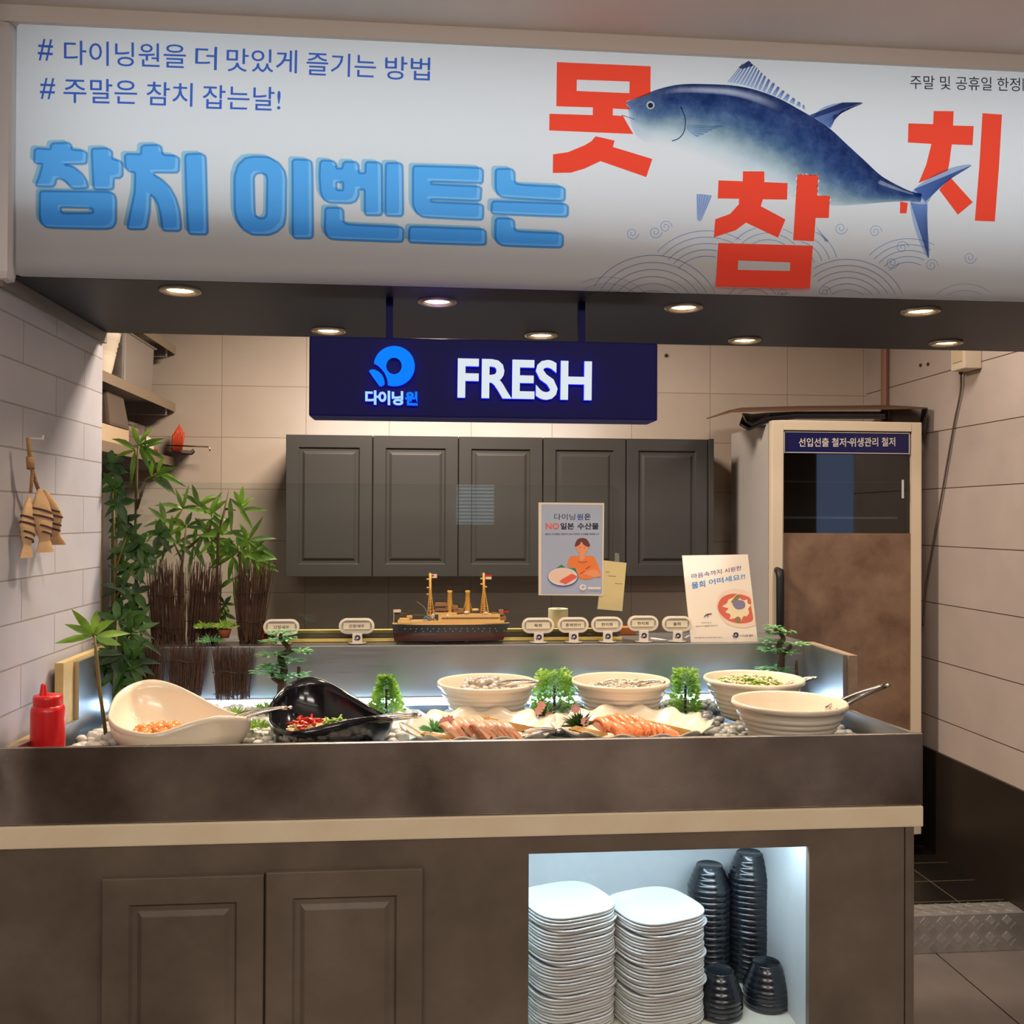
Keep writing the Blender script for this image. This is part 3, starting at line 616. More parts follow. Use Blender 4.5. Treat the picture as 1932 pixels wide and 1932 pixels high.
# ================================================================ BACK KITCHEN
grey = mat('cabinet_grey', (66, 64, 62), .42)
YK = 4.12
xa, xb_, kz0, kz1 = onY(538, 950, YK).x, onY(1336, 950, YK).x, onY(900, 1088, YK).z, onY(900, 824, YK).z; wdt = (xb_-xa)/5; lab = ['with its edge on the bare tiles', 'second along', 'in the middle of the row', 'second from the fridge', 'nearest the fridge']
for k in range(5):
    x0 = xa+k*wdt; cb = thing('wall_cabinet', 'dark grey wall cabinet with a routed door, %s' % lab[k], 'cabinet', (x0+wdt/2, 4.28, kz0), 'dark grey wall cabinets on the tiled wall')
    MB().box(x0+.001, x0+wdt-.001, YK+.022, YB-.001, kz0+.002, kz1-.002).build('carcass', grey, cb)
    panel_door(x0+.002, x0+wdt-.002, kz0, kz1, YK, .021, .052).build('door', grey, cb)
MB().box(xb_, xb_+.022, YK-.012, YB-.001, kz0, kz1+.002).build('end_panel', grey, bpy.data.objects['wall_cabinet.004'], bevel=.001)
# fridge
YF = 3.78
fx0, fx1 = onY(1456, 1000, YF).x, onY(1739, 1000, YF).x; fz0, fz1 = onY(1739, 1574, YF).z, onY(1600, 795, YF).z
fr = thing('upright_fridge', 'tall white showcase fridge with a navy label band and a brown covered door', 'fridge', ((fx0+fx1)/2, 4.0, .127))
wf = mat('fridge_white', (198, 192, 188), .35, noise=(3, .3), rgb2=(186, 180, 176))
wfd = mat('fridge_door_frame', (236, 218, 190), .35)
YFB = 4.30
MB().box(fx0, fx0+.03, YF+.04, YFB, fz0, fz1-.01).box(fx1-.03, fx1, YF+.04, YFB, fz0, fz1-.01).box(fx0+.03, fx1-.03, YFB-.03, YFB, fz0, fz1-.01).box(fx0+.03, fx1-.03, YF+.04, YFB-.03, fz1-.04, fz1-.01).box(fx0+.03, fx1-.03, YF+.04, YFB-.03, fz0, fz0+.05).build('body', wf, fr)
MB().box(fx0+.02, fx1-.02, YF+.06, YFB-.02, .127, fz0).build('plinth', mat('fridge_plinth', (28, 26, 25), .5), fr)
ix0, ix1, iz1 = onY(1478, 1000, YF).x, onY(1720, 1000, YF).x, onY(1600, 813, YF).z
MB().box(fx0, ix0, YF, YF+.035, fz0, fz1).box(ix1, fx1, YF, YF+.035, fz0, fz1).box(ix0, ix1, YF, YF+.035, iz1, fz1).box(ix0, ix1, YF, YF+.035, fz0, fz0+.04).build('door_frame', wfd, fr, bevel=.003)
lz, gz0 = onY(1600, 856, YF).z, onY(1600, 1006, YF).z
lb = MB().box(ix0+.004, ix1-.004, YF+.008, YF+.014, lz, iz1-.004).build('label_band', mat('label_navy', (22, 24, 86), .35), fr)
fb = MB()
for z in (lz+.002, iz1-.0075): fb.box(ix0+.006, ix1-.006, YF+.0065, YF+.008, z, z+.003)
for x in (ix0+.005, ix1-.008): fb.box(x, x+.003, YF+.0065, YF+.008, lz, iz1-.004)
pv = lambda x, y: onY(x, y, YF+.0072)
put_text(fb, '선입선출 철저', pv(1507, 826), pv(1596, 826), pv(1507, 843), .014)
put_text(fb, '-', pv(1598, 833), pv(1604, 833), pv(1598, 835), .01)
put_text(fb, '위생관리 철저', pv(1603, 826), pv(1689, 825), pv(1603, 843), .014)
fb.build('label_lettering', mat('label_white', (232, 220, 208), .5), lb)
MB().box(ix0, ix1, YF+.018, YF+.024, gz0-.02, lz).build('glass_pane', clear('fridge_glass', (.62, .64, .62), 1.5, .02, .03), fr)
MB().box(ix0, ix1, YF+.010, YF+.017, fz0+.04, gz0).build('door_panel', mat('concrete_film', (116, 88, 68), .5, noise=(5, .14), rgb2=(154, 124, 100), bump=(25, .05)), fr)
MB().box(fx0+.03, fx1-.03, YFB-.034, YFB-.03, fz0+.05, fz1-.04).build('back_lining', mat('fridge_lining', (88, 84, 80), .5), fr)
z = onY(1600, 977, YF+.08).z; sh_ = MB().box(fx0+.035, ix1-.03, YF+.06, YF+.066, z-.004, z+.004)
for k in range(9): sh_.box(fx0+.035, fx1-.035, YF+.10+k*.04, YF+.104+k*.04, z-.003, z+.001)
sh_.build('wire_shelf', steel('chrome_wire', (220, 218, 214), .2), fr)
sh_ = MB()
for zz in (1.66, 1.20): sh_.box(fx0+.035, fx1-.035, YF+.12, YFB-.05, zz, zz+.008)
sh_.build('shelf', mat('fridge_shelf', (150, 146, 140), .4), fr)
hx = onY(1471, 1120, YF-.03).x; ha, hb = onY(1471, 1076, YF-.03).z, onY(1471, 1190, YF-.03).z
hd = MB().tube([(hx, YF, ha), (hx, YF-.03, ha-.006), (hx, YF-.036, ha-.03), (hx, YF-.036, hb+.03), (hx, YF-.03, hb+.006), (hx, YF, hb)], [.013, .017, .016, .015, .016, .013], 10)
hd.build('handle', mat('black_rubber', (22, 21, 21), .55), fr, smooth=True)
MB().box(ix1-.035, ix1-.03, YF+.006, YF+.016, onY(1700, 940, YF).z, onY(1700, 905, YF).z).build('latch_tag', mat('tag_white', (225, 220, 210), .4), fr)
# on the fridge: flattened carton and folded black bags
kb = mat('brown_card', (120, 86, 62), .75, noise=(8, .3), rgb2=(92, 64, 46)); kd = mat('dark_card', (46, 38, 35), .7)
cbx = thing('flattened_carton', 'flattened brown cardboard carton lying across the top of the fridge', 'cardboard', ((fx0+fx1)/2, 3.98, fz1+.04))
q = lambda x, y, Y: onY(x, y, Y)
MB().sheet([[q(1333, 790, 3.86), q(1380, 777, 3.86), q(1500, 774, 3.85), q(1640, 772, 3.84), q(1750, 770, 3.83)], [q(1375, 775, 4.28), q(1400, 770, 4.28), q(1510, 767, 4.28), q(1630, 766, 4.28), q(1680, 765, 4.27)]]).build('sheet', kb, cbx, solid=.005)
MB().sheet([[q(1750, 771, 3.83), q(1747, 801, 3.83), q(1744, 822, 3.83)], [q(1735, 770, 4.0), q(1732, 800, 4.0), q(1730, 820, 4.0)]]).build('flap', kd, cbx, solid=.004)
fb_ = thing('folded_plastic_sheet', 'folded black plastic sheeting wedged under the carton on the fridge', 'plastic sheet', ((fx0+fx1)/2-.05, 3.98, fz1))
for k in range(2):
    MB().sheet([[q(1395+12*k, 800-5*k, 3.90), q(1412+6*k, 811-9*k, 3.87), q(1450, 795-6*k, 3.84), q(1500, 788-5*k, 3.84), q(1670, 788-5*k, 3.84)], [q(1400, 786-5*k, 4.22), q(1420, 788-5*k, 4.22), q(1455, 784-4*k, 4.22), q(1500, 782-4*k, 4.22), q(1665, 782-4*k, 4.22)]]).build('fold', mat('black_plastic', (34, 30, 30), .35), fb_, solid=.010)
# electrical box and cables on the side wall
eb = thing('socket_box', 'beige wall socket box with a plugged cable beside the bulkhead', 'socket', (XR, 3.55, 1.96))
pS = lambda x, y: onX(x, y, XR-.0)
ya, yb2 = onX(1853, 680, XR).y, onX(1826, 680, XR).y
zlo = onX(1845, 697, XR).z
MB().box(XR-.07, XR-.001, ya, yb2, zlo, 2.30).build('box', mat('socket_beige', (216, 200, 178), .45), eb, bevel=.004)
MB().box(XR-.073, XR-.07, ya+.015, yb2-.015, zlo+.03, 2.29).build('cover_plate', mat('socket_plate', (206, 184, 150), .4), eb)
pl = [onX(1814, 672, XR-.03), onX(1814, 690, XR-.025), onX(1813, 705, XR-.015)]
MB().tube(pl, [.012, .014, .008], 10).build('plug', mat('plug_dark', (60, 54, 50), .4), eb, smooth=True)
cab = mat('grey_cable', (92, 78, 68), .5)
cb = MB().tube(smooth_loop([onX(1813, 704, XR-.014), onX(1812, 740, XR-.012), onX(1800, 800, XR-.010), onX(1786, 880, XR-.010), onX(1772, 960, XR-.010), onX(1756, 1050, XR-.010), onX(1746, 1110, XR-.010), onX(1741, 1180, XR-.010)], 40, False), .0038, 8).build('power_cable', cab, smooth=True, origin=(XR-.01, 3.7, 1.5))
tag(cb, 'grey power cable hanging from the wall socket down behind the fridge', 'cable')
for px, py, lb_ in ((1738, 689, 'small dark wall plug in the panel wall above the fridge corner'), (1752, 687, 'small dark wall plug in the panel wall nearer the socket box')):
    p = onX(px, py, XR); o = MB().tube([(XR-.006, p.y, p.z), (XR+.01, p.y, p.z)], .007, 8).build('wall_plug', mat('plug_brown', (70, 48, 34), .5), origin=p); tag(o, lb_, 'wall plug', 'wall plugs')
p = onY(1257, 671, YB); o = MB().tube([(p.x, YB-.006, p.z), (p.x, YB+.01, p.z)], .009, 8).build('wall_plug', bpy.data.materials['plug_brown'], origin=p); tag(o, 'small brown wall plug in the tiles past the end of the hanging sign', 'wall plug', 'wall plugs')
# steel wall shelves in the corner
shs = steel('shelf_steel', (206, 190, 170), .38)
XS = -1.135
def shelf(z, label):
    t_ = thing('wall_shelf', label, 'shelf', (-1.36, 3.82, z), 'steel wall shelves in the kitchen corner')
    MB().box(-1.575, XS, 3.20, YB-.01, z-.004, z).build('board', ssd, t_)
    MB().box(XS, XS+.004, 3.20, YB-.01, z-.034, z+.004).build('front_lip', shs, t_)
    for y in (3.23, 4.37): MB().box(-1.575, XS-.02, y, y+.03, z-.055, z-.004).build('bracket', ssd, t_)
s1, s2, s3 = 2.013, 1.768, 2.272
shelf(s1, 'middle steel wall shelf carrying the white ribbed tub and the steel pan')
shelf(s2, 'lower steel wall shelf carrying the film-wrapped pack and the black tray')
shelf(s3, 'upper steel wall shelf tucked under the bulkhead edge')
o = MB().box(-1.58, -1.565, 3.15, YB, 1.6, 2.4).build('shelf_backboard', mat('dark_backboard', (70, 56, 46), .5), origin=(-1.57, 3.8, 1.6)); tag(o, 'dark backboard behind the corner wall shelves', 'board')
tb = MB().lathe([(.045, 0), (.058, .05), (.066, .09), (.0665, .095), (.069, .10), (.069, .112), (.072, .115), (.072, .128), (.076, .132), (.076, .146), (.08, .15), (.085, .178), (.088, .18), (.086, .184), (.080, .178), (.04, .01)], 32, (-1.235, 3.72, s1), cap0=True, cap1=True).build('ribbed_tub', mat('tub_white', (236, 222, 200), .35), smooth=True, origin=(-1.235, 3.72, s1), angle=.8)
tag(tb, 'white ribbed tub on the middle wall shelf beside the brick pier', 'tub')
pn = thing('steel_pan', 'large brushed steel food pan on the middle wall shelf', 'pan', (-1.30, 4.03, s1))
MB().rings([[(-1.30+a*(.135-.006*k), 4.03+b_*(.20-.012*k), s1+.002+(.205-.205*k)) for a, b_ in ((-1, -1), (1, -1), (1, 1), (-1, 1))] for k in (1, 0)], True).build('basin', steel('pan_steel', (208, 204, 200), .4), pn, bevel=.01, solid=.002)
MB().box(-1.44, -1.155, 3.82, 4.24, s1+.208, s1+.214).build('lid', steel('pan_lid', (200, 196, 190), .35), pn, bevel=.002)
db = MB().rings([[(-1.26+a*(.115-.02*k), 3.72+b_*(.12-.02*k), s2+.071+.13*k) for a, b_ in ((-1, -1), (1, -1), (1, 1), (-1, 1))] for k in (0, 1)], True, True).build('upturned_tub', mat('smoky_tub', (86, 72, 62), .35), bevel=.012, origin=(-1.26, 3.72, s2+.071)); tag(db, 'dark upturned plastic tub on the flat box of the lower shelf', 'tub')
fbx = MB().box(-1.40, -1.15, 3.52, 3.84, s2+.001, s2+.070).build('flat_box', mat('pale_box', (196, 170, 138), .6), bevel=.004, origin=(-1.27, 3.68, s2)); tag(fbx, 'flat pale box under the dark tub on the lower shelf', 'box')
wp = thing('wrapped_pack', 'clear film wrapped pack of trays on the lower wall shelf', 'packaging', (-1.22, 3.97, s2))
MB().box(-1.31, -1.17, 3.88, 4.08, s2+.003, s2+.055).build('tray', mat('pink_trays', (198, 164, 146), .4), wp, bevel=.008)
MB().box(-1.30, -1.18, 3.89, 4.07, s2+.058, s2+.10).build('tray', bpy.data.materials['pink_trays'], wp, bevel=.008)
MB().box(-1.32, -1.155, 3.86, 4.10, s2+.001, s2+.115).build('film_wrap', clear('crinkled_film', (.92, .9, .88), 1.5, .12, .12), wp, bevel=.02, seg=4)
wj = MB().lathe([(.05, 0), (.052, .03), (.047, .062), (.03, .075), (.001, .078)], 20, (-1.20, 4.17, s2+.001), cap0=True).build('white_bowl', mat('bowl_white', (232, 220, 204), .4), smooth=True, origin=(-1.20, 4.17, s2)); tag(wj, 'small upturned white bowl at the end of the lower shelf', 'bowl')
rt = MB().box(-1.25, -1.165, 4.23, 4.30, s2+.001, s2+.03).build('red_tub', mat('red_plastic', (196, 52, 30), .4), bevel=.004, origin=(-1.2, 4.27, s2)); tag(rt, 'small red plastic tub behind the white bowl on the lower shelf', 'tub')
bt_ = MB().sheet([[q(325, 852, 4.32), q(345, 856, 4.32), q(362, 857, 4.32), q(367, 852, 4.32)], [q(322, 846, 4.44), q(342, 850, 4.44), q(360, 851, 4.44), q(365, 847, 4.44)]]).build('black_tray', mat('tray_black', (26, 24, 32), .3), solid=.006, origin=(-1.1, 4.38, s2)); tag(bt_, 'shallow black tray poking out of the lower shelf end', 'tray')
rb = MB()
for k in range(7):
    x = 326+k*2.6; rb.tube([q(x, 850, 4.38), q(x+1.5+k*.4, 822-k % 3*3, 4.38), q(x+4+k*.3, 800+abs(k-3)*5, 4.38)], [.006, .007, .002], 6)
o = rb.build('red_brush', mat('orange_red_bristle', (226, 84, 48), .5), smooth=True, origin=q(335, 850, 4.38)); tag(o, 'orange-red bristle brush standing in the black tray', 'brush')
o = MB().tube([q(315, 840, 4.34), q(392, 843, 4.34), q(396, 846, 4.34), q(396, 851, 4.34)], .0035, 6).build('wire_hook', steel('hook_wire', (220, 205, 180), .25), smooth=True, origin=q(335, 841, 4.34)); tag(o, 'thin wire hook rod sticking out over the black tray', 'hook')
# checker-plate step
stp = thing('checker_plate_step', 'aluminium checker plate step edge in front of the dark kitchen tiles', 'step', (1.6, 3.22, 0))
ck = steel('checker_plate', (196, 192, 188), .42); ck.node_tree.nodes['Principled BSDF'].inputs['Metallic'].default_value = .7
ZSP = .128
MB().box(.95, XR-.013, 3.205, 3.212, 0, ZSP).box(.95, XR-.013, 3.205, 3.234, ZSP-.002, ZSP+.003).box(.95, XR-.013, 3.234, 3.30, ZSP, ZSP+.003).build('angle_plate', ck, stp, bevel=.001)
bars = MB(); PT = .060
for j in range(4):
    for i in range(19):
        x = .98+i*PT+(j % 2)*PT/2; sg_ = 1 if j % 2 else -1
        if x > XR-.04: continue
        z = .020+j*.029
        for k in range(-2, 3):
            c = Vector((x+k*.0042, 3.2045, z-sg_*k*.0042)); bars.obox(c, (.0088, 0, sg_*.0088), (0, .0014, 0), (-.0011, 0, sg_*.0011))
        if j < 3:
            y = 3.235+j*.025
            for k in range(-2, 3):
                c = Vector((x+k*.0042, y-sg_*k*.0036, ZSP+.0036)); bars.obox(c, (.0088, sg_*.0076, 0), (0, 0, .0014), (-.0011, sg_*.0011, 0))
tag(bars.build('tread_pattern', ck, stp), kind='stuff')
# ================================================================ NICHE: PLATES AND BOWLS
pw = mat('plate_white', (218, 218, 214), .22, coat=.3)
pb = thing('dinner_plate', 'plate', 'plate', (0, 0, 0))
MB().lathe([(.001, .004), (.06, .004), (.084, .0075), (.0985, .0125), (.1005, .0130), (.1014, .0118), (.1012, .0082), (.097, .0068), (.083, .0028), (.062, .0002), (.001, 0)], 56, sq=3.3).build('dish', pw, pb, smooth=True)
MB().lathe([(.046, .0004), (.046, -.0016), (.050, -.0016), (.050, .0004)], 40).build('foot_ring', pw, pb, smooth=True)
def plate_stack(cx, cy, n, top_z, base_rot, lab_all, lab_top, first):
    pitch = (top_z-.0125-(NZ0+.0018))/(n-1)
    for k in range(n):
        jx, jy = random.uniform(-.0016, .0016), random.uniform(-.0016, .0016); rz = base_rot+random.uniform(-.05, .05)
        if k in (n//3, n//2+3, n-5): jx += .006; rz += .14
        z = NZ0+.0018+k*pitch; L_ = lab_top if k == n-1 else lab_all
        if first and k == 0: pb.location = (cx+jx, cy+jy, z); pb.rotation_euler = (0, 0, rz); pb['label'] = L_; pb['group'] = 'plates in the counter niche'
        else: dup(pb, (cx+jx, cy+jy, z), rz, L_, 'plates in the counter niche')
p1_, p2_ = onY(1066, 1700, 2.27), onY(1231, 1716, 2.27)
plate_stack(p1_.x, 2.255, 38, .606, .35, 'white rounded square plate in the taller plate stack, below its top one', 'topmost white plate of the taller plate stack beside the niche edge', True)
plate_stack(p2_.x, 2.250, 36, .588, .33, 'white rounded square plate in the stack between plates and black bowls, below its top', 'topmost white plate of the shorter plate stack beside the black bowls', False)
kbl = mat('black_melamine', (24, 28, 34), .25, coat=.4)
bb = thing('soup_bowl', 'bowl', 'bowl', (0, 0, 0))   # stands upside down: foot on top
pr = [(.0535, 0), (.0552, .002), (.0552, .012), (.0528, .0145)]
for k in range(1, 4):
    r0, r1 = .0525-.0053*k, .0525-.0053*(k+1); z = .0145+.0135*(k-1)
    pr += [(r0+.0045, z+.0015), (r0+.0046, z+.006), (r0+.0016, z+.0125)]
pr += [(.0345, .0585), (.0338, .064), (.0328, .0655), (.0312, .0655), (.0302, .0642), (.001, .0640)]
MB().lathe(pr, 40, sq=2.0).build('shell', kbl, bb, smooth=True)
MB().lathe([(.001, .0560), (.026, .0560), (.034, .044), (.046, .018), (.0530, .0005)], 32).build('inside', kbl, bb, smooth=True)
fb2 = [True]
def bowl_stack(px, py, Y, n, where, tilt=0):
    p = onY(px, py, Y); top = p.z; pitch = (top-.0655-NZ0)/(n-1) if n > 1 else 0
    for k in range(n):
        L_ = ('topmost black bowl of the %s' if k == n-1 else 'black ribbed bowl in the %s') % where
        loc = (p.x+random.uniform(-.001, .001)+tilt*k, Y+random.uniform(-.001, .001), NZ0+.0005+k*pitch); rz = random.uniform(0, 6)
        if fb2[0]: fb2[0] = False; bb.location = loc; bb['label'] = L_; bb['group'] = 'upturned black bowls in the counter niche'
        else: dup(bb, loc, rz, L_, 'upturned black bowls in the counter niche')
bowl_stack(1337, 1631, 2.425, 16, 'second tallest bowl stack, beside the plates', .0001)
bowl_stack(1414, 1608, 2.415, 18, 'tallest bowl stack at the back of the niche')
bowl_stack(1357, 1829, 2.24, 4, 'short bowl stack nearest the plates')
bowl_stack(1446, 1815, 2.27, 5, 'short bowl stack nearest the niche side wall')
# ================================================================ PEBBLES
ZB = .955
_d = lambda px, Y, rx, ry=None: (onY(px, 1370, Y).x, Y, rx, ry or rx)
DISHES = [_d(919, 2.578, .095), _d(1171, 2.578, .095), _d(1422, 2.53, .095), _d(1489, 2.252, .098), _d(338, 2.335, .165, .125), _d(618, 2.335, .145, .12), _d(911, 2.305, .20, .155), _d(1194, 2.305, .205, .155), _d(90, 2.2, .04), _d(729, 2.64, .03), _d(1046, 2.63, .035), _d(1293, 2.62, .03)]
def pebbles(name, spots, n, m, lab):
    mb = MB()
    for k in range(n):
        x0, x1, y0, y1 = random.choice(spots); r = random.uniform(.010, .019)
        for _ in range(30):
            x, y = random.uniform(x0, x1), random.uniform(y0, y1)
            if not any(((x-cx)/(rx+r))**2+((y-cy)/(ry+r))**2 < 1 for cx, cy, rx, ry in DISHES): break
        else: continue
        mb.ball((x, y, .944+random.uniform(0, .020)+.02*max(0, (y-2.3)/.4)), r, 7, 5, .10, (1, random.uniform(.7, 1), random.uniform(.6, .9)))
    o = mb.build(name, m, smooth=True, origin=(.1, 2.4, .93), bevel=0); tag(o, lab, 'pebbles', kind='stuff'); return o
pebbles('pebbles', [(XC0+.06, -.05, 2.13, YRW-.03)], 900, mat('pebble_white', (226, 222, 212), .45, noise=(12, .3), rgb2=(196, 192, 184)), 'white pebbles filling the end of the tray by the brick pier')
pebbles('pebbles', [(.30, XT1-.06, 2.13, YRW-.03)], 720, mat('pebble_grey', (170, 170, 164), .4, noise=(9, .3), rgb2=(112, 114, 112)), 'grey and white pebbles filling the tray around the white bowls')
ice = mat('crumpled_film', (200, 212, 220), .2, noise=(20, .3), rgb2=(150, 165, 176), bump=(30, .6))
o = MB().sheet([[(x, y, .952+.012*math.sin(x*60+y*20)+.010*math.cos(y*70)) for x in [-.10+i*.02 for i in range(22)]] for y in [2.14+j*.025 for j in range(23)]]).build('plastic_liner', ice, smooth=True, origin=(.1, 2.4, .95)); tag(o, 'crumpled clear plastic liner on the tray under the platters', 'plastic sheet')
# ================================================================ WHITE BOWLS
mw = mat('melamine_white', (226, 213, 192), .28, coat=.25)
def salad_bowl(label, cx, cy, z0=ZB, R=.134, H=.112):
    t_ = thing('salad_bowl', label, 'bowl', (cx, cy, z0), 'large white serving bowls')
    k = R/.134; zz = H/.112
    pr = [(.001, 0), (.070, 0), (.077, .003)]
    for i in range(1, 7): u = i/7; r = .078+.047*u**.9; pr += [(r+.0012, .003+.092*u-.0060), (r+.0022, .003+.092*u-.0042), (r+.0021, .003+.092*u+.0012), (r+.0007, .003+.092*u+.0032)]
    pr += [(.1285, .098), (.1335, .1005), (.134, .107), (.1325, .1115), (.1295, .112), (.1265, .108), (.120, .090), (.100, .045), (.076, .012), (.001, .009)]
    MB().lathe([(r*k, z*zz) for r, z in pr], 64, (cx, cy, z0)).build('shell', mw, t_, smooth=True); return t_
YBK = 2.578
def bx(px, Y=YBK): return onY(px, 1280, Y).x
YB3 = 2.53
b1, b2, b3 = bx(919), bx(1171), bx(1422, YB3)
salad_bowl('white ribbed bowl of clear konjac, the one behind the pale pink sashimi platter', b1, YBK)
salad_bowl('white ribbed bowl of clear noodles, between the two leafy mini shrubs', b2, YBK)
salad_bowl('white ribbed bowl of green shredded seaweed salad at the back corner', b3, YB3, ZB+.010)
b4 = onY(1489, 1330, 2.252).x
salad_bowl('white ribbed bowl with long tongs at the front corner of the tray', b4, 2.252, R=.1365)
clr = mat('konjac', (214, 204, 190), .12, trans=.35, coat=.5)
def heap(name, cx, cy, z, n, r, m, label, cat, kind='noodle', hz=.02, ln=.03):
    mb = MB()
    for k in range(n):
        a, q_ = random.uniform(0, 2*PI), r*math.sqrt(random.random()); x, y = cx+q_*math.cos(a), cy+q_*math.sin(a); zz = z+hz*(1-(q_/r)**2)+random.uniform(0, .012)
        if kind == 'noodle':
            d_ = random.uniform(0, PI); L = random.uniform(.6, 1.2)*ln; pts = [(x+math.cos(d_)*L*(t-.5)+random.uniform(-.004, .004), y+math.sin(d_)*L*(t-.5)+random.uniform(-.004, .004), zz+random.uniform(-.004, .006)) for t in (0, .33, .66, 1)]
            mb.tube(pts, random.uniform(.0018, .0034), 5)
        else: mb.ball((x, y, zz), random.uniform(.006, .012), 7, 5, .25)
    o = mb.build(name, m, smooth=True, origin=(cx, cy, z)); return tag(o, label, cat, kind='stuff')
def filler(mb, cx, cy, z, r): mb.lathe([(.001, z+.004), (r*.6, z+.003), (r, z)], 24, (cx, cy, 0)); return mb
heap('konjac_pieces', b1+.005, YBK-.01, ZB+.084, 110, .088, clr, 'clear konjac pieces in the bowl behind the pale pink sashimi', 'food', 'lump', .022)
heap('clear_noodles', b2, YBK-.01, ZB+.078, 140, .086, mat('clear_noodle', (230, 222, 206), .15, trans=.3, coat=.5), 'clear noodles in the bowl between the mini shrubs', 'food', 'noodle', .022)
heap('seaweed_salad', b3-.01, YB3-.01, ZB+.092, 160, .094, mat('seaweed_green', (112, 138, 36), .35), 'green seaweed strands in the back corner bowl', 'food', 'noodle', .020)
heap('onion_shreds', b3-.012, YB3-.01, ZB+.096, 110, .086, mat('onion_white', (226, 216, 176), .3), 'pale onion shreds mixed through the seaweed salad', 'food', 'noodle', .020)
heap('bowl_remains', b4, 2.262, ZB+.030, 60, .07, mat('pale_dressing', (224, 196, 156), .3), 'last pale strands low in the front corner bowl', 'food', 'noodle', .008)
# scoop shaped bowls with a swept rim
def scoop(name, label, rim, base, rx, ry, m, inner=None):
    rim = smooth_loop([onY(x, y, Y) for x, y, Y in rim], 64); c = Vector(base)
    t_ = thing(name, label, 'bowl', c, None); rg = []
    ang0 = [math.atan2(p.y-c.y, p.x-c.x) for p in rim]
    for i in range(11):
        s = i/10; h = math.sin(s*PI/2)**.85; v = (1-math.cos(s*PI/2)); rg.append([])
        for p, a in zip(rim, ang0):
            b_ = Vector((c.x+rx*math.cos(a), c.y+ry*math.sin(a), c.z)); rg[-1].append(Vector((b_.x+(p.x-b_.x)*h, b_.y+(p.y-b_.y)*h, b_.z+(p.z-b_.z)*v)))
    MB().rings(rg, True).build('shell', m, t_, smooth=True, solid=.006); return t_
wb = onY(338, 1400, 2.335)
scoop('scoop_bowl', 'white swept scoop bowl of prawn salad beside the red bottle',
      [(207,1345,2.33),(220,1312,2.42),(248,1291,2.48),(284,1282,2.50),(322,1289,2.50),(362,1307,2.48),(410,1333,2.43),(447,1347,2.38),(473,1353,2.33),(442,1350,2.29),(407,1351,2.25),(364,1361,2.22),(315,1378,2.195),(285,1384,2.19),(252,1380,2.21),(225,1371,2.25),(211,1359,2.29)],
      (wb.x+.005, 2.335, ZB-.006), .075, .07, mat('scoop_white', (228, 214, 192), .22, coat=.3))
kb_ = onY(618, 1400, 2.335)
scoop('scoop_bowl', 'black swept scoop bowl of spicy salad next to the white scoop bowl',
      [(510,1352,2.33),(513,1326,2.42),(533,1300,2.48),(558,1284,2.51),(585,1277,2.52),(614,1284,2.51),(645,1300,2.48),(676,1319,2.45),(706,1338,2.41),(740,1354,2.33),(722,1352,2.28),(700,1352,2.25),(660,1357,2.22),(620,1366,2.20),(578,1376,2.19),(547,1380,2.20),(525,1372,2.24),(513,1361,2.29)],
      (kb_.x, 2.335, ZB-.006), .07, .065, mat('scoop_black', (20, 21, 24), .16, coat=.5))
heap('prawn_salad', wb.x-.035, 2.30, ZB+.036, 120, .075, mat('prawn_orange', (232, 150, 84), .25, coat=.4), 'orange prawn salad in the bottom of the white scoop bowl', 'food', 'lump', .012)
kx = kb_.x-.025
heap('spicy_salad', kx, 2.29, ZB+.040, 80, .064, mat('salad_cream', (222, 186, 130), .3), 'pale and brown bits of spicy salad in the black scoop bowl', 'food', 'lump', .016)
heap('red_pepper_strips', kx-.02, 2.28, ZB+.056, 18, .045, mat('pepper_red', (208, 40, 24), .25, coat=.4), 'red pepper strips on top of the spicy salad', 'food', 'noodle', .012, .05)
heap('green_sprouts', kx+.04, 2.285, ZB+.056, 26, .034, mat('sprout_green', (130, 160, 50), .4), 'green sprouts at one side of the spicy salad', 'food', 'noodle', .012, .03)
# ================================================================ PLATTERS OF SASHIMI
def platter(label, cx, cy, rx, ry):
    t_ = thing('scalloped_platter', label, 'platter', (cx, cy, .962), 'white scalloped sashimi platters'); rg = []
    for i, (s, z) in enumerate(((.02, .012), (.35, .012), (.62, .014), (.78, .026), (.92, .040), (1.0, .046), (1.0, .042), (.90, .032), (.76, .016), (.6, .004), (.3, 0), (.02, 0))):
        r_ = []
        for k in range(112):
            a = 2*PI*k/112; f = max(0, (s-.6)/.4)
            ruf = f*(.035*math.cos(14*a)); r_.append((cx+math.cos(a)*rx*(s+ruf), cy+math.sin(a)*ry*(s+ruf), .962+z+f*.006*math.cos(14*a+.5)+(.010*f if math.sin(a) > 0 else 0)*math.sin(a)))
        rg.append(r_)
    MB().rings(rg, True, True).build('dish', mat('platter_white', (216, 204, 184), .18, coat=.4) if 'platter_white' not in bpy.data.materials else bpy.data.materials['platter_white'], t_, smooth=True)
    return t_
P1, P2 = onY(911, 1370, 2.30), onY(1194, 1370, 2.30)
platter('white scalloped platter of pale pink sashimi in front of the konjac bowl', P1.x, 2.305, .192, .150)
platter('white scalloped platter of orange sashimi in front of the noodle bowl', P2.x, 2.305, .196, .150)
bam = mat('bamboo_stick', (196, 148, 70), .45, noise=(40, .3), rgb2=(160, 112, 46))
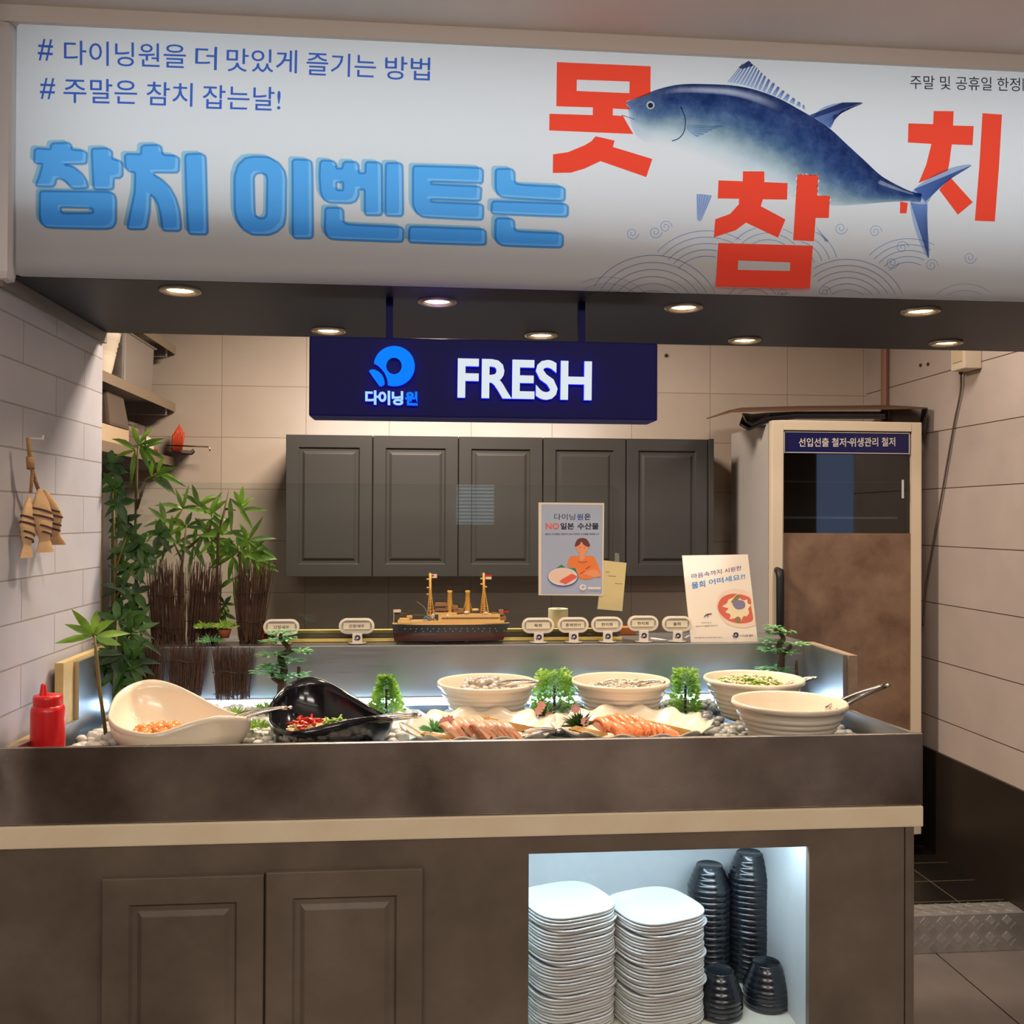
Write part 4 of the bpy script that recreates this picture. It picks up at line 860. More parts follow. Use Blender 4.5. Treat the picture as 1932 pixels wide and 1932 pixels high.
def mat_sticks(label, a, b_, n, w_):
    a, b_ = Vector(a), Vector(b_); d_ = (b_-a); s_ = Vector((d_.y, -d_.x, 0)).normalized()*w_; mb = MB()
    for k in range(n):
        o_ = s_*(k-(n-1)/2); mb.tube([a+o_, b_+o_], .0027, 6)
    mb.tube([a.lerp(b_, .2)-s_*n*.5+Vector((0, 0, .002)), a.lerp(b_, .2)+s_*n*.5+Vector((0, 0, .002))], .0014, 5)
    o = mb.build('bamboo_mat', bam, smooth=True, origin=a.lerp(b_, .5)); tag(o, label, 'bamboo mat', 'bamboo stick mats on the platters'); return o
mat_sticks('bamboo stick mat sloping behind the pale pink sashimi', onY(888, 1353, 2.36), onY(1012, 1380, 2.27), 5, .012)
mat_sticks('short bamboo sticks in front of the blurred flowers by the pale pink sashimi', onY(797, 1384, 2.22), onY(850, 1392, 2.19), 3, .008)
mat_sticks('bamboo stick mat sloping behind the orange sashimi', onY(1155, 1350, 2.36), onY(1298, 1384, 2.26), 5, .013)
mat_sticks('bamboo stick bundle in front of the pink flower sprig by the orange sashimi', onY(1080, 1373, 2.24), onY(1140, 1388, 2.19), 4, .011)
def slices(n, pts, size, m, label, grp, lean, curl):
    me = None; P = smooth_loop(pts, n, False)
    for k in range(n):
        if me is None:
            L, W, T = size; rows_ = []
            for i in range(7):
                u = i/6-.5; row = []
                for j, wv_ in enumerate((-.5, -.46, 0, .46, .5)): row.append((u*L, wv_*W*(1-.25*u*u*4), curl*math.cos(u*3)*.5+T*(.5 if abs(wv_) < .48 else 0)))
                rows_.append(row)
            bot_ = [[(x, y, z-T) for x, y, z in r_] for r_ in rows_]
            mb = MB().sheet(rows_); mb.sheet([r_[::-1] for r_ in bot_])
            for r1, r2 in ((rows_[0], bot_[0]), (bot_[-1], rows_[-1])): mb.sheet([r1, r2])
            mb.sheet([[r_[0] for r_ in rows_], [r_[0] for r_ in bot_]]); mb.sheet([[r_[-1] for r_ in bot_], [r_[-1] for r_ in rows_]])
            o = mb.build('sashimi_slice', m, smooth=True); first = o
        else: o = first.copy(); COL.objects.link(o)
        o.location = P[k]+Vector((random.uniform(-.002, .002), random.uniform(-.002, .002), 0)); o.rotation_euler = (lean+random.uniform(-.12, .12), random.uniform(-.12, .12), PI/2+.4+random.uniform(-.12, .12))
        tag(o, label, 'sashimi slice', grp)
def fishmeat(name, a, b_):
    m, t, p = newmat(name); co = t.add('ShaderNodeTexCoord'); wv_ = t.add('ShaderNodeTexWave'); wv_.inputs['Scale'].default_value = 60; wv_.inputs['Distortion'].default_value = 3
    t.link(co.outputs['Object'], wv_.inputs['Vector']); r = t.add('ShaderNodeValToRGB'); r.color_ramp.elements[0].color = lin(a)+(1,); r.color_ramp.elements[1].color = lin(b_)+(1,); r.color_ramp.elements[0].position = .55
    t.link(wv_.outputs['Fac'], r.inputs['Fac']); t.link(r.outputs['Color'], p.inputs['Base Color']); p.inputs['Roughness'].default_value = .22; p.inputs['Coat Weight'].default_value = .15; return m
pinkm, orgm = fishmeat('pink_fish', (224, 168, 138), (234, 190, 164)), fishmeat('orange_fish', (238, 132, 84), (246, 168, 122))
v = lambda x, y, Y: onY(x, y, Y)
slices(9, [v(846, 1381, 2.26), v(880, 1371, 2.30), v(910, 1368, 2.32)], (.075, .05, .010), pinkm, 'pale pink sashimi slice in the overlapping row on the platter before the konjac bowl', 'pale pink sashimi', .75, .012)
slices(8, [v(905, 1380, 2.24), v(930, 1376, 2.26), v(962, 1379, 2.25)], (.065, .048, .010), pinkm, 'pale pink sashimi slice in the front row with squared ends', 'pale pink sashimi, front row', .8, .010)
slices(7, [v(1140, 1374, 2.27), v(1175, 1368, 2.30), v(1205, 1366, 2.31)], (.07, .05, .010), orgm, 'orange sashimi slice in the heaped row on the platter before the noodle bowl', 'orange sashimi', .6, .024)
slices(7, [v(1166, 1382, 2.24), v(1200, 1378, 2.26), v(1232, 1382, 2.25), v(1258, 1387, 2.22)], (.06, .045, .012), orgm, 'orange sashimi slice in the loose front row of the platter before the noodle bowl', 'orange sashimi, front row', .4, .026)
# ================================================================ PLANTS AND DECORATION
def leafmat(name, a, b_, rough=.4):
    m, t, p = newmat(name); co = t.add('ShaderNodeTexCoord'); n = t.add('ShaderNodeTexNoise'); n.inputs['Scale'].default_value = 14; t.link(co.outputs['Object'], n.inputs['Vector'])
    r = t.add('ShaderNodeValToRGB'); r.color_ramp.elements[0].position = .38; r.color_ramp.elements[1].position = .62; r.color_ramp.elements[0].color = lin(a)+(1,); r.color_ramp.elements[1].color = lin(b_)+(1,)
    t.link(n.outputs['Fac'], r.inputs['Fac']); t.link(r.outputs['Color'], p.inputs['Base Color']); p.inputs['Roughness'].default_value = rough
    tl = t.add('ShaderNodeBsdfTranslucent'); t.link(r.outputs['Color'], tl.inputs['Color']); mx_ = t.add('ShaderNodeMixShader'); mx_.inputs[0].default_value = .25
    out = t.n['Material Output']; t.link(p.outputs[0], mx_.inputs[1]); t.link(tl.outputs[0], mx_.inputs[2]); t.link(mx_.outputs[0], out.inputs[0]); return m
gb, gd, gy, gp = leafmat('bamboo_leaf', (70, 112, 30), (128, 168, 56)), leafmat('dark_leaf', (24, 56, 18), (60, 100, 34)), leafmat('bright_leaf', (120, 164, 60), (182, 214, 104)), leafmat('pine_pad', (90, 156, 100), (156, 204, 140))
stemm = mat('stem_olive', (112, 96, 48), .6); barkm = mat('bark', (84, 58, 42), .8, noise=(30, .3), rgb2=(54, 36, 28), bump=(60, .5)); twigm = mat('twig_brown', (96, 66, 50), .85, noise=(40, .3), rgb2=(48, 32, 26))
def rv(): return Vector((random.gauss(0, 1), random.gauss(0, 1), random.gauss(0, 1))).normalized()
def bamboo(label, stems, clusters, m, L=.085, W=.017, name='bamboo_plant', z0=None, cat='plant', fold=.2):
    base = onY(*stems[0][0]); t_ = thing(name, label, cat, base); st = MB(); lf = MB()
    for s in stems: st.tube([onY(*p) for p in s], [.0045]*(len(s)-1)+[.002], 7)
    st.build('stem', stemm, t_, smooth=True)
    for (x, y, Y, n, ang, spread) in clusters:
        p = onY(x, y, Y)
        for k in range(n):
            a = math.radians(ang+(k-(n-1)/2)*spread/max(1, n-1)*1.0+random.uniform(-9, 9)); dy = random.uniform(-.55, .45)
            d_ = Vector((math.cos(a), dy, math.sin(a))); lf.leaf(p, d_, (0, -1, .5), L*random.uniform(.75, 1.2), W*random.uniform(.8, 1.2), random.uniform(.05, .35), fold)
    lf.build('foliage', m, t_, smooth=True); return t_
bamboo('tall bamboo stem whose top leaves cross the lower wall shelf', [[(258,1195,2.93),(256,1000,2.95),(258,870,2.95),(262,838,2.95)], [(258,960,2.95),(275,905,2.95),(300,892,2.95)]],
       [(262,840,2.95,5,20,180),(270,846,2.95,3,-10,80),(255,850,2.95,3,200,120),(296,893,2.95,6,10,110),(285,900,2.95,3,30,90)], gb, .078, .016)
bamboo('broad-leaved ficus spray climbing the steel post', [[(215,1190,2.785),(218,1050,2.785),(212,900,2.785)], [(217,1080,2.785),(240,1010,2.785)], [(217,1130,2.785),(260,1060,2.785)]],
       [(208,872,2.785,4,60,200),(214,890,2.785,5,0,260),(216,920,2.785,5,-20,280),(224,950,2.785,5,10,300),(228,985,2.785,6,0,320),(246,1008,2.785,6,20,300),(232,1040,2.785,6,0,330),(262,1030,2.785,6,20,300),(268,1070,2.785,6,0,320),(240,1075,2.785,6,0,320),(225,1110,2.785,6,0,320),(255,1120,2.785,6,0,330),(280,1045,2.785,5,20,300),(300,1010,2.79,5,20,260),(230,1150,2.785,6,0,330),(262,1160,2.785,6,20,330)], gd, .052, .022, 'ficus_spray')
bamboo('leafy bamboo behind the middle brushwood panel', [[(330,1195,2.965),(345,1050,2.965),(352,990,2.965)], [(345,1060,2.965),(322,1010,2.965)], [(348,1040,2.965),(395,1000,2.965),(402,968,2.965)]],
       [(350,995,2.965,6,100,200),(345,960,2.965,5,150,170),(375,955,2.965,6,80,190),(395,970,2.965,6,60,200),(322,1008,2.965,6,150,220),(312,985,2.965,5,170,160),(335,1025,2.965,5,90,240),(385,1005,2.965,6,0,230),(365,1030,2.965,5,200,220),(400,1020,2.965,6,-10,240)], gb, .080, .015)
bamboo('bamboo with a bare cut stem rising above its leaves by the cabinets', [[(468,1200,2.92),(452,1050,2.92),(450,1030,2.92)], [(405,1190,2.92),(412,1010,2.92),(434,920,2.92)], [(448,1050,2.92),(470,1020,2.92)], [(425,960,2.92),(445,962,2.92)]],
       [(452,963,2.92,3,10,120),(455,955,2.92,3,80,70),(434,940,2.92,2,-60,50),(450,1035,2.92,7,60,240),(468,1020,2.92,6,40,200),(470,1045,2.92,6,0,180),(440,1050,2.92,6,180,240),(482,1060,2.92,5,-10,150),(445,1090,2.92,4,-60,180),(425,1045,2.92,5,120,200),(420,1010,2.92,4,100,160)], gb, .080, .016)
bamboo('young bamboo shoot standing in the tray corner by the brick pier', [[(200,1388,2.40),(188,1300,2.40),(182,1240,2.40),(178,1195,2.40)]],
       [(176,1198,2.40,1,150,10),(176,1198,2.40,1,112,10),(177,1197,2.40,1,80,10),(178,1198,2.40,1,48,10),(180,1202,2.40,1,20,10),(180,1203,2.40,1,-8,10),(174,1200,2.40,1,196,10)], gb, .080, .019)
bamboo('dense dark bamboo clump at the foot of the steel post', [[(215,1330,2.62),(218,1240,2.64),(222,1170,2.66)], [(217,1260,2.64),(245,1200,2.66)]],
       [(222,1172,2.66,5,40,200),(245,1195,2.66,5,20,150),(222,1205,2.66,6,20,300),(232,1235,2.64,6,0,320),(215,1230,2.64,5,180,200),(205,1255,2.64,5,0,300),(226,1265,2.64,6,0,300),(245,1250,2.64,5,20,150),(222,1290,2.63,5,10,200)], gd, .085, .02)
bamboo('small leafy sprig between the brushwood panels', [[(425,1200,2.86),(424,1140,2.86)]], [(424,1140,2.86,6,90,300),(424,1160,2.86,5,60,300),(420,1175,2.86,5,90,300)], gb, .04, .012, 'leaf_sprig')
def fence(label, tl, tr, bl, br, Y, n, wires):
    c = onY((bl[0]+br[0])/2, (bl[1]+br[1])/2, Y); t_ = thing('brushwood_panel', label, 'brushwood fence', c, 'brushwood fence panels'); mb = MB(); W_ = MB()
    TL, TR, BL, BR = [onY(*p, Y) for p in (tl, tr, bl, br)]
    for k in range(int(n*1.05)):
        u = random.random(); yy = random.uniform(-.014, .014); a = BL.lerp(BR, u); b_ = TL.lerp(TR, u+random.uniform(-.10, .10)); b_ = a.lerp(b_, random.uniform(.72, 1.06)); a = a+(b_-a)*random.uniform(-.03, .25)
        mb.tube([a+Vector((0, yy, 0)), a.lerp(b_, .5)+Vector((random.uniform(-.004, .004), yy, 0)), b_+Vector((random.uniform(-.004, .004), yy, 0))], [.0012, .0011, .0006], 4)
    mb.build('twigs', twigm, t_)
    for w_ in wires:
        a, b_ = BL.lerp(TL, w_), BR.lerp(TR, w_); W_.tube([a+Vector((-.003, -.017, 0)), a.lerp(b_, .3)+Vector((0, -.018, .004)), a.lerp(b_, .6)+Vector((0, -.018, -.003)), b_+Vector((.003, -.017, .002))], .0012, 5)
    W_.build('binding_wire', mat('fence_wire', (30, 24, 22), .6) if 'fence_wire' not in bpy.data.materials else bpy.data.materials['fence_wire'], t_)
fence('brushwood panel on the ledge nearest the steel post', (280,1062), (348,1062), (288,1225), (350,1225), 2.80, 190, (.25, .62))
fence('brushwood panel on the ledge, middle one of the upper row', (360,1062), (418,1070), (352,1218), (408,1218), 2.81, 170, (.3, .68))
fence('brushwood panel on the ledge flaring beside the first dish sign', (443,1070), (516,1062), (452,1218), (490,1218), 2.80, 200, (.3, .66))
fence('brushwood panel in the tray behind the white scoop bowl', (232,1205), (312,1212), (226,1345), (300,1345), 2.68, 210, (.35, .75))
fence('narrow brushwood panel in the tray, middle one of the lower row', (318,1215), (388,1215), (322,1320), (378,1320), 2.70, 170, (.22, .7))
fence('brushwood panel in the tray with loose ends above the LED strip', (402,1222), (478,1224), (408,1322), (470,1318), 2.71, 190, (.14, .55))
def shrub(label, px, py, w_px, h_px, Y, n, m, cone=.5, name='mini_shrub', leaf=.013):
    c = onY(px, py, Y); k = Y/FPX; w_, h_ = w_px*k/2, h_px*k; t_ = thing(name, label, 'artificial plant', (c.x, c.y, c.z-h_/2)); lf = MB()
    MB().tube([(c.x, c.y, c.z-h_/2-.012), (c.x, c.y, c.z+h_*.2)], .004, 7).build('stem', barkm, t_)
    for i in range(n):
        u = random.random()**.8; a = random.uniform(0, 2*PI); r = w_*(1-cone*u)*math.sqrt(random.uniform(.02, 1))*(math.sin(min(1, (u+.35)*2.2)*PI/2))
        p = Vector((c.x+r*math.cos(a), c.y+r*math.sin(a), c.z-h_/2+h_*u)); d_ = Vector((math.cos(a), math.sin(a), random.uniform(-.1, .9)))
        lf.leaf(p, d_, rv(), leaf*random.uniform(.7, 1.2), leaf*.62*random.uniform(.7, 1.2), .1, .3)
    lf.build('foliage', m, t_); return t_
shrub('bright green mini conifer shrub beside the black scoop bowl', 729, 1316, 78, 78, 2.64, 900, gy, .75)
shrub('leafy green mini shrub behind the dark flower sprig', 1046, 1312, 94, 92, 2.63, 1100, gy, .35)
shrub('columnar green mini shrub between the noodle and seaweed bowls', 1293, 1312, 62, 98, 2.62, 900, gy, .35)
def ball_plant(label, px, py, r_px, Y, n, m, name='moss_tuft', flat=.6, leaf=.018):
    c = onY(px, py, Y); r = r_px*Y/FPX; lf = MB()
    for i in range(n):
        d_ = rv(); d_.z = abs(d_.z)*flat+.05; lf.leaf(c+Vector((d_.x*r*.4, d_.y*r*.4, -r*.3)), d_, rv(), r*random.uniform(.6, 1.1), .004, .15, .2)
    o = lf.build(name, m, origin=c); return tag(o, label, 'artificial plant')
ball_plant('bright green moss tuft between the two scoop bowls', 486, 1364, 20, 2.42, 150, gy)
ball_plant('bright green moss tuft on the LED strip next to the bonsai', 503, 1330, 22, 2.66, 150, gy)
ball_plant('flat green moss tuft behind the white scoop bowl spout', 445, 1342, 22, 2.6, 110, gy)
ball_plant('lime green tuft by the brushwood, the one farther from the cabinets', 385, 1178, 17, 2.77, 130, gy)
ball_plant('lime green tuft by the brushwood, the one over the clay pot', 423, 1176, 21, 2.77, 150, gy)
ball_plant('greyish green tuft hanging under the two lime tufts', 398, 1204, 20, 2.755, 130, gp)
c = onY(424, 1190, 2.78); o = MB().lathe([(.012, -.02), (.018, .0), (.019, .004), (.016, .004)], 16, c, cap0=True).build('clay_pot', mat('terracotta', (176, 96, 58), .7), smooth=True, origin=c); tag(o, 'tiny terracotta pot under the lime green tuft', 'pot')
c = onY(488, 1190, 2.83); o = MB().lathe([(.016, -.02), (.017, .012), (.012, .016)], 16, c, cap0=True, cap1=True).build('red_cup', mat('red_glaze', (190, 36, 24), .35), smooth=True, origin=c); tag(o, 'small red cup half hidden beside the first dish sign', 'cup')
def bonsai(label, trunk, pads, snag):
    base = onY(*trunk[0]); t_ = thing('mini_bonsai', label, 'artificial plant', base); tr2 = MB(); R_ = [.013-.0085*i/(len(trunk)*5-1) for i in range(len(trunk)*5)]
    tr2.tube(smooth_loop([onY(*p) for p in trunk], len(trunk)*5, False), R_, 8)
    for s in snag: tr2.tube([onY(*p) for p in s], [.006]*(len(s)-1)+[.0045], 7)
    tr2.build('trunk', barkm, t_, smooth=True); lf = MB()
    for (x, y, Y, w_, n) in pads:
        c_ = onY(x, y, Y); r = w_*Y/FPX/2
        for k in range(int(n*1.5)):
            a = random.uniform(0, 2*PI); q_ = math.sqrt(random.random())*r; p_ = c_+Vector((q_*math.cos(a), q_*math.sin(a)*.7, random.uniform(-.004, .006)))
            lf.leaf(p_, (math.cos(a), math.sin(a)*.8, random.uniform(-.1, .35)), (0, 0, 1), random.uniform(.014, .024), .009, .1, .2)
    lf.build('foliage', gp, t_); return t_
bonsai('mini bonsai with flat needle pads behind the black scoop bowl', [(530,1330,2.62),(532,1290,2.63),(536,1262,2.64),(530,1240,2.64),(545,1225,2.64),(530,1205,2.65),(531,1195,2.65)],
       [(515,1236,2.63,44,46),(548,1247,2.63,34,30),(568,1229,2.64,26,36),(512,1258,2.62,40,44),(500,1268,2.62,40,40),(545,1275,2.62,60,60),(520,1210,2.65,44,40),(540,1205,2.64,26,24),(528,1194,2.65,40,36)],
       [[(532,1292,2.63),(516,1280,2.62),(511,1268,2.62)], [(563,1300,2.64),(564,1258,2.64)], [(540,1232,2.64),(556,1228,2.64)]])
bonsai('mini bonsai with flat needle pads at the tray corner in front of the fridge', [(1474,1330,2.675),(1473,1270,2.675),(1474,1240,2.675),(1470,1218,2.675),(1478,1205,2.675),(1471,1192,2.675),(1472,1184,2.675)],
       [(1462,1196,2.675,28,30),(1483,1193,2.675,28,22),(1452,1210,2.675,32,30),(1457,1226,2.675,40,40),(1482,1230,2.675,34,28),(1505,1216,2.675,34,30),(1462,1262,2.675,56,60),(1460,1185,2.675,22,20)],
       [[(1474,1238,2.675),(1490,1222,2.675),(1492,1216,2.675)], [(1503,1300,2.675),(1503,1246,2.675)]])
pinkf, pinkd = mat('petal_pink', (242, 184, 172), .5), mat('petal_dark_pink', (204, 96, 92), .5)
def sprig(label, px, py, r_px, Y, m, n, fl):
    c = onY(px, py, Y); r = r_px*Y/FPX; t_ = thing('flower_sprig', label, 'artificial flower', (c.x, c.y, c.z-r)); lf = MB()
    for k in range(n):
        d_ = rv(); d_.z = abs(d_.z)*.9+.1; lf.leaf(c-Vector((0, 0, r*.8)), d_, rv(), r*random.uniform(1.1, 1.9), .005, .1, .2)
    lf.build('leaves', m, t_)
    for (fx, fy) in fl:
        p_ = onY(fx, fy, Y-.02); f_ = MB()
        for k in range(7): a = k*2*PI/7; f_.leaf(p_, (math.cos(a), -.5, math.sin(a)), (0, -1, 0), .014, .012, .0, .5)
        f_.ball(p_, .005); f_.build('flower', pinkf, t_, smooth=True)
sprig('dark leafed sprig with pink flowers between the two platters', 1027, 1340, 20, 2.42, gd, 70, [(1021,1330),(1036,1350),(1016,1340)])
sprig('green needle sprig with pink flowers on the orange sashimi platter', 1093, 1354, 22, 2.30, gd, 120, [(1085,1337),(1103,1360)])
sprig('blurry green and pink sprig on the pale pink sashimi platter', 818, 1366, 18, 2.30, gp, 100, [(838,1360),(848,1357)])
# ================================================================ RED SQUEEZE BOTTLE
p = onY(90, 1380, 2.2); rbm = mat('bottle_red', (206, 22, 26), .32, coat=.2, sss=.0)
bo = thing('squeeze_bottle', 'red plastic squeeze bottle with nozzle cap in the tray corner', 'bottle', (p.x, 2.2, ZB))
zt = onY(90, 1330, 2.2).z
MB().lathe([(.001, ZB), (.034, ZB), (.0355, ZB+.004), (.0355, ZB+.04), (.0352, zt-.012), (.033, zt-.003), (.029, zt)], 36, (p.x, 2.2, 0)).build('body', rbm, bo, smooth=True)
MB().lathe([(.030, zt-.001), (.0305, zt+.016), (.029, zt+.022), (.014, zt+.0225), (.012, zt+.019), (.010, zt+.019)], 28, (p.x, 2.2, 0)).build('cap', rbm, bo, smooth=True)
nx = p.x-.010
MB().lathe([(.010, zt+.015), (.008, zt+.024), (.0055, zt+.042), (.0045, zt+.046), (.001, zt+.047)], 16, (nx, 2.2, 0)).build('nozzle', rbm, bo, smooth=True)
# ================================================================ UTENSILS
chrome = steel('polished_steel', (222, 216, 208), .16, amp=.05)
def tongs(label, a, b_, name='tongs', gap=.010, w_=.008):
    a, b_ = onY(*a), onY(*b_); d_ = (b_-a); s_ = Vector((0, 1, 0)); t_ = thing(name, label, 'tongs', a.lerp(b_, .5), 'metal tongs in the dishes')
    for sg_ in (-1, 1):
        pts = []
        for i in range(9):
            u = i/8; pts.append(a+d_*u+s_*(sg_*gap*math.sin(min(1, (1-u)*1.3)*PI/2))+Vector((0, 0, .006*math.sin(u*PI)+sg_*.004*(1-u))))
        m_ = MB(); rows_ = [[q_+Vector((0, 0, w_*k)).lerp(Vector((0, 0, 0)), .0) for q_ in pts] for k in (-.5, 0, .5)]
        m_.sheet(rows_).build('arm', chrome, t_, smooth=True, solid=.0018)
    MB().ball(b_, .006, sc=(1.4, 1, .8)).build('end_cap', chrome, t_, smooth=True)
tongs('steel tongs resting from the white scoop bowl across to the black one', (425, 1362, 2.32), (546, 1335, 2.33))
tongs('steel tongs sticking out of the black scoop bowl', (650, 1372, 2.32), (790, 1350, 2.33), w_=.013)
tongs('steel tongs on the front edge of the pale pink sashimi platter', (985, 1388, 2.19), (1054, 1379, 2.20))
tongs('steel tongs lying in the konjac bowl', (920, 1297, 2.53), (1014, 1286, 2.50))
tongs('steel tongs lying in the clear noodle bowl', (1190, 1298, 2.55), (1250, 1287, 2.50))
tongs('steel tongs lying in the seaweed salad bowl', (1478, 1300, 2.55), (1538, 1279, 2.53))
tongs('long steel tongs leaning out of the front corner bowl', (1562, 1342, 2.27), (1675, 1293, 2.28), gap=.014, w_=.010)
# ================================================================ THINGS ON THE LEDGE
ZL = 1.1432
acr = mat('sign_plastic', (236, 226, 212), .25, coat=.3); paper = mat('label_paper', (240, 230, 206), .6); inkk = mat('ink_black', (48, 44, 44), .6); inkn = mat('ink_navy', (26, 28, 92), .5)
acs = mat('acrylic_back', (186, 178, 170), .15, coat=.4)
def oval(w_, h_, n=10): return [((w_-h_)*sx+h_*math.cos(a), h_*math.sin(a)) for sx, a0 in ((1, -PI/2), (-1, PI/2)) for a in [a0+PI*k/n for k in range(n+1)]]
def dish_sign(px, py, Y, label, text, wpx=62, logo_=True, first=None):
    c = onY(px, py, Y); k = Y/FPX; W_, H_ = wpx*k/2, .0225
    t_ = thing('dish_sign', label, 'label holder', (c.x, Y, ZL), 'oval dish signs on the back ledge')
    out, inn = oval(W_, H_), oval(W_-.007, H_-.006); f_ = MB(); z = c.z
    f_.rings([[(c.x+x, Y+y, z+zz) for x, zz in lp] for lp, y in ((out, .004), (out, -.003), (inn, -.004), (inn, .001))]); f_.build('oval_frame', acr, t_, smooth=True, angle=.6)
    MB().prism([(c.x+x, z+zz) for x, zz in oval(W_-.004, H_-.003)], Y+.001, Y+.004).build('backing', acs, t_)
    cd = MB().box(c.x-W_+.013, c.x+W_-.013, Y-.0012, Y, z-.0095, z+.0095).build('name_card', paper, t_)
    tw = .0055*len(text); tm = MB(); put_text(tm, text, (c.x-tw, Y-.0016, z+.0045), (c.x+tw, Y-.0016, z+.0045), (c.x-tw, Y-.0016, z-.005), .012); tm.build('card_text', inkk, cd)
    st = MB().box(c.x-.014+.002, c.x+.014+.002, Y-.004, Y+.003, ZL+.002, z-H_+.002).build('stem', acr, t_, bevel=.001)
    lm = MB(); logo(lm, lambda p: [(c.x+.002+(x-900)*.0000165, Y-.0046, ZL+(z-H_-ZL)*.58-(y-650)*.0000165) for x, y in p]); lm.build('badge', inkn, st)
    MB().lathe([(.001, ZL+.003), (.026, ZL+.002), (.028, ZL)], 24, (c.x+.002, Y+.004, 0), cap1=True).build('base', acs, t_, smooth=True)
dish_sign(531, 1183, 2.79, 'white oval dish sign partly behind the bonsai at the brushwood end', '간장새우', 66)
dish_sign(673, 1181, 2.79, 'white oval dish sign standing alone between bonsai and model ship', '간장새우', 66)
dish_sign(1015, 1180, 2.78, 'white oval dish sign nearest the stern of the model ship', '묵회')
dish_sign(1081, 1179, 2.78, 'white oval dish sign in front of the paper roll', '훈제연어', 60)
dish_sign(1145, 1178, 2.78, 'white oval dish sign below the pale yellow note', '한치회', 61)
dish_sign(1213, 1176, 2.78, 'white oval dish sign with glare on its stem, second from the menu card', '한치회', 60)
dish_sign(1277, 1177, 2.78, 'white oval dish sign touching the standing menu card', '물회', 58)
p = onY(1053, 1170, 2.93); zt = onY(1053, 1148, 2.93).z
o = MB().lathe([(.012, zt-.002), (.012, zt), (.030, zt), (.0305, zt-.002), (.0305, ZL), (.001, ZL)], 32, (p.x, 2.93, 0)).build('paper_roll', mat('roll_paper', (232, 216, 178), .7), smooth=True, origin=(p.x, 2.93, ZL), angle=.7); tag(o, 'cream paper roll standing behind the dish signs', 'paper roll')
p = onY(1185, 1195, 2.95); bxo = MB().box(p.x-.03, p.x+.024, 2.94, 2.985, ZL, onY(1185, 1183, 2.95).z).build('small_carton', mat('orange_card', (176, 104, 48), .6), bevel=.002, origin=(p.x, 2.96, ZL)); tag(bxo, 'small orange-brown carton behind the dish signs at the end of the glass', 'box')
cb2 = MB().tube(smooth_loop([(onY(1228, 1205, 2.86)), onY(1240, 1206, 2.84), onY(1262, 1209, 2.83), onY(1285, 1207, 2.86), onY(1300, 1200, 2.9)], 24, False), .003, 6).build('white_cable', mat('cable_white', (220, 214, 208), .4), smooth=True, origin=onY(1260, 1209, 2.84)); tag(cb2, 'thin white cable curling on the ledge between two dish signs', 'cable')
# ---- poster on the glass
def bez(pts, n=24): return [(p.x, p.y) for p in smooth_loop([(x, y, 0) for x, y in pts], n)]
YP = YG-.0065
po = thing('wall_poster', 'framed pale blue poster with a person and a sashimi plate stuck on the glass', 'poster', onY(1077, 1036, YP))
MB().prism([(q_.x, q_.z) for q_ in (onY(1016, 948, YP), onY(1140, 949, YP), onY(1138, 1124, YP), onY(1016, 1123, YP))], YP, YP+.0024).build('acrylic_sheet', mat('poster_border', (232, 218, 206), .25, coat=.4), po)
E_ = crop(1010, 940, 8.783); lay = [0]
def pflat(parent, name, m, polys):
    lay[0] += 1; mb = MB()
    for o_ in polys: mb.flat([onY(x, y, YP)+Vector((0, -.0002*lay[0], 0)) for x, y in E_(o_)])
    return mb.build(name, m, parent)
def ptext(parent, name, m, items):
    lay[0] += 1; mb = MB(); D_ = Vector((0, -.0002*lay[0], 0))
    for body_, x0, x1, y0, y1, bo_ in items:
        a, b_, c_ = [onY(x, y, YP)+D_ for x, y in E_([(x0, y0), (x1, y0), (x0, y1)])]; put_text(mb, body_, a, b_, c_, bo_)
    return mb.build(name, m, parent)
pap = pflat(po, 'printed_sheet', mat('poster_blue', (166, 178, 208), .5), [[(100, 100), (1118, 110), (1105, 1590), (95, 1590)]])
ptext(pap, 'heading', mat('poster_ink', (30, 30, 38), .5), [('다이닝', 312, 660, 258, 360, .004), ('은', 812, 915, 255, 360, .022), ('일본', 415, 640, 408, 518, .03), ('수산물', 698, 1050, 408, 518, .03), ('일본산 수산물을 사용하지 않고 안전한 수산물을 제공합니다', 160, 1060, 580, 610, .012)])
ptext(pap, 'heading_blue', mat('poster_mid_blue', (40, 90, 170), .5), [('원', 690, 790, 258, 360, .024)])
ptext(pap, 'heading_red', mat('poster_red', (226, 96, 72), .5), [('NO', 172, 395, 410, 515, .02)])
skin = mat('print_skin', (236, 152, 112), .5); og = mat('print_orange', (234, 128, 64), .5)
pflat(pap, 'figure_shirt', og, [bez([(530,1110),(555,1000),(600,965),(720,955),(850,955),(960,965),(1000,1030),(1040,1110),(1085,1260),(1080,1310),(950,1310),(940,1335),(740,1335),(700,1240),(620,1150),(560,1130)], 60)])
pflat(pap, 'figure_face', skin, [bez([(660,790),(690,860),(735,920),(730,990),(770,1035),(815,990),(820,920),(860,870),(895,800),(880,740),(780,720),(690,740)], 50), [(1085,1290),(960,1310),(800,1250),(770,1240),(820,1215),(960,1180),(1040,1200)]])
pflat(pap, 'figure_hair', mat('print_hair', (104, 54, 54), .5), [bez([(655,800),(665,740),(700,680),(770,658),(840,672),(880,720),(905,780),(880,808),(830,790),(790,760),(765,720),(730,770),(690,795)], 40)])
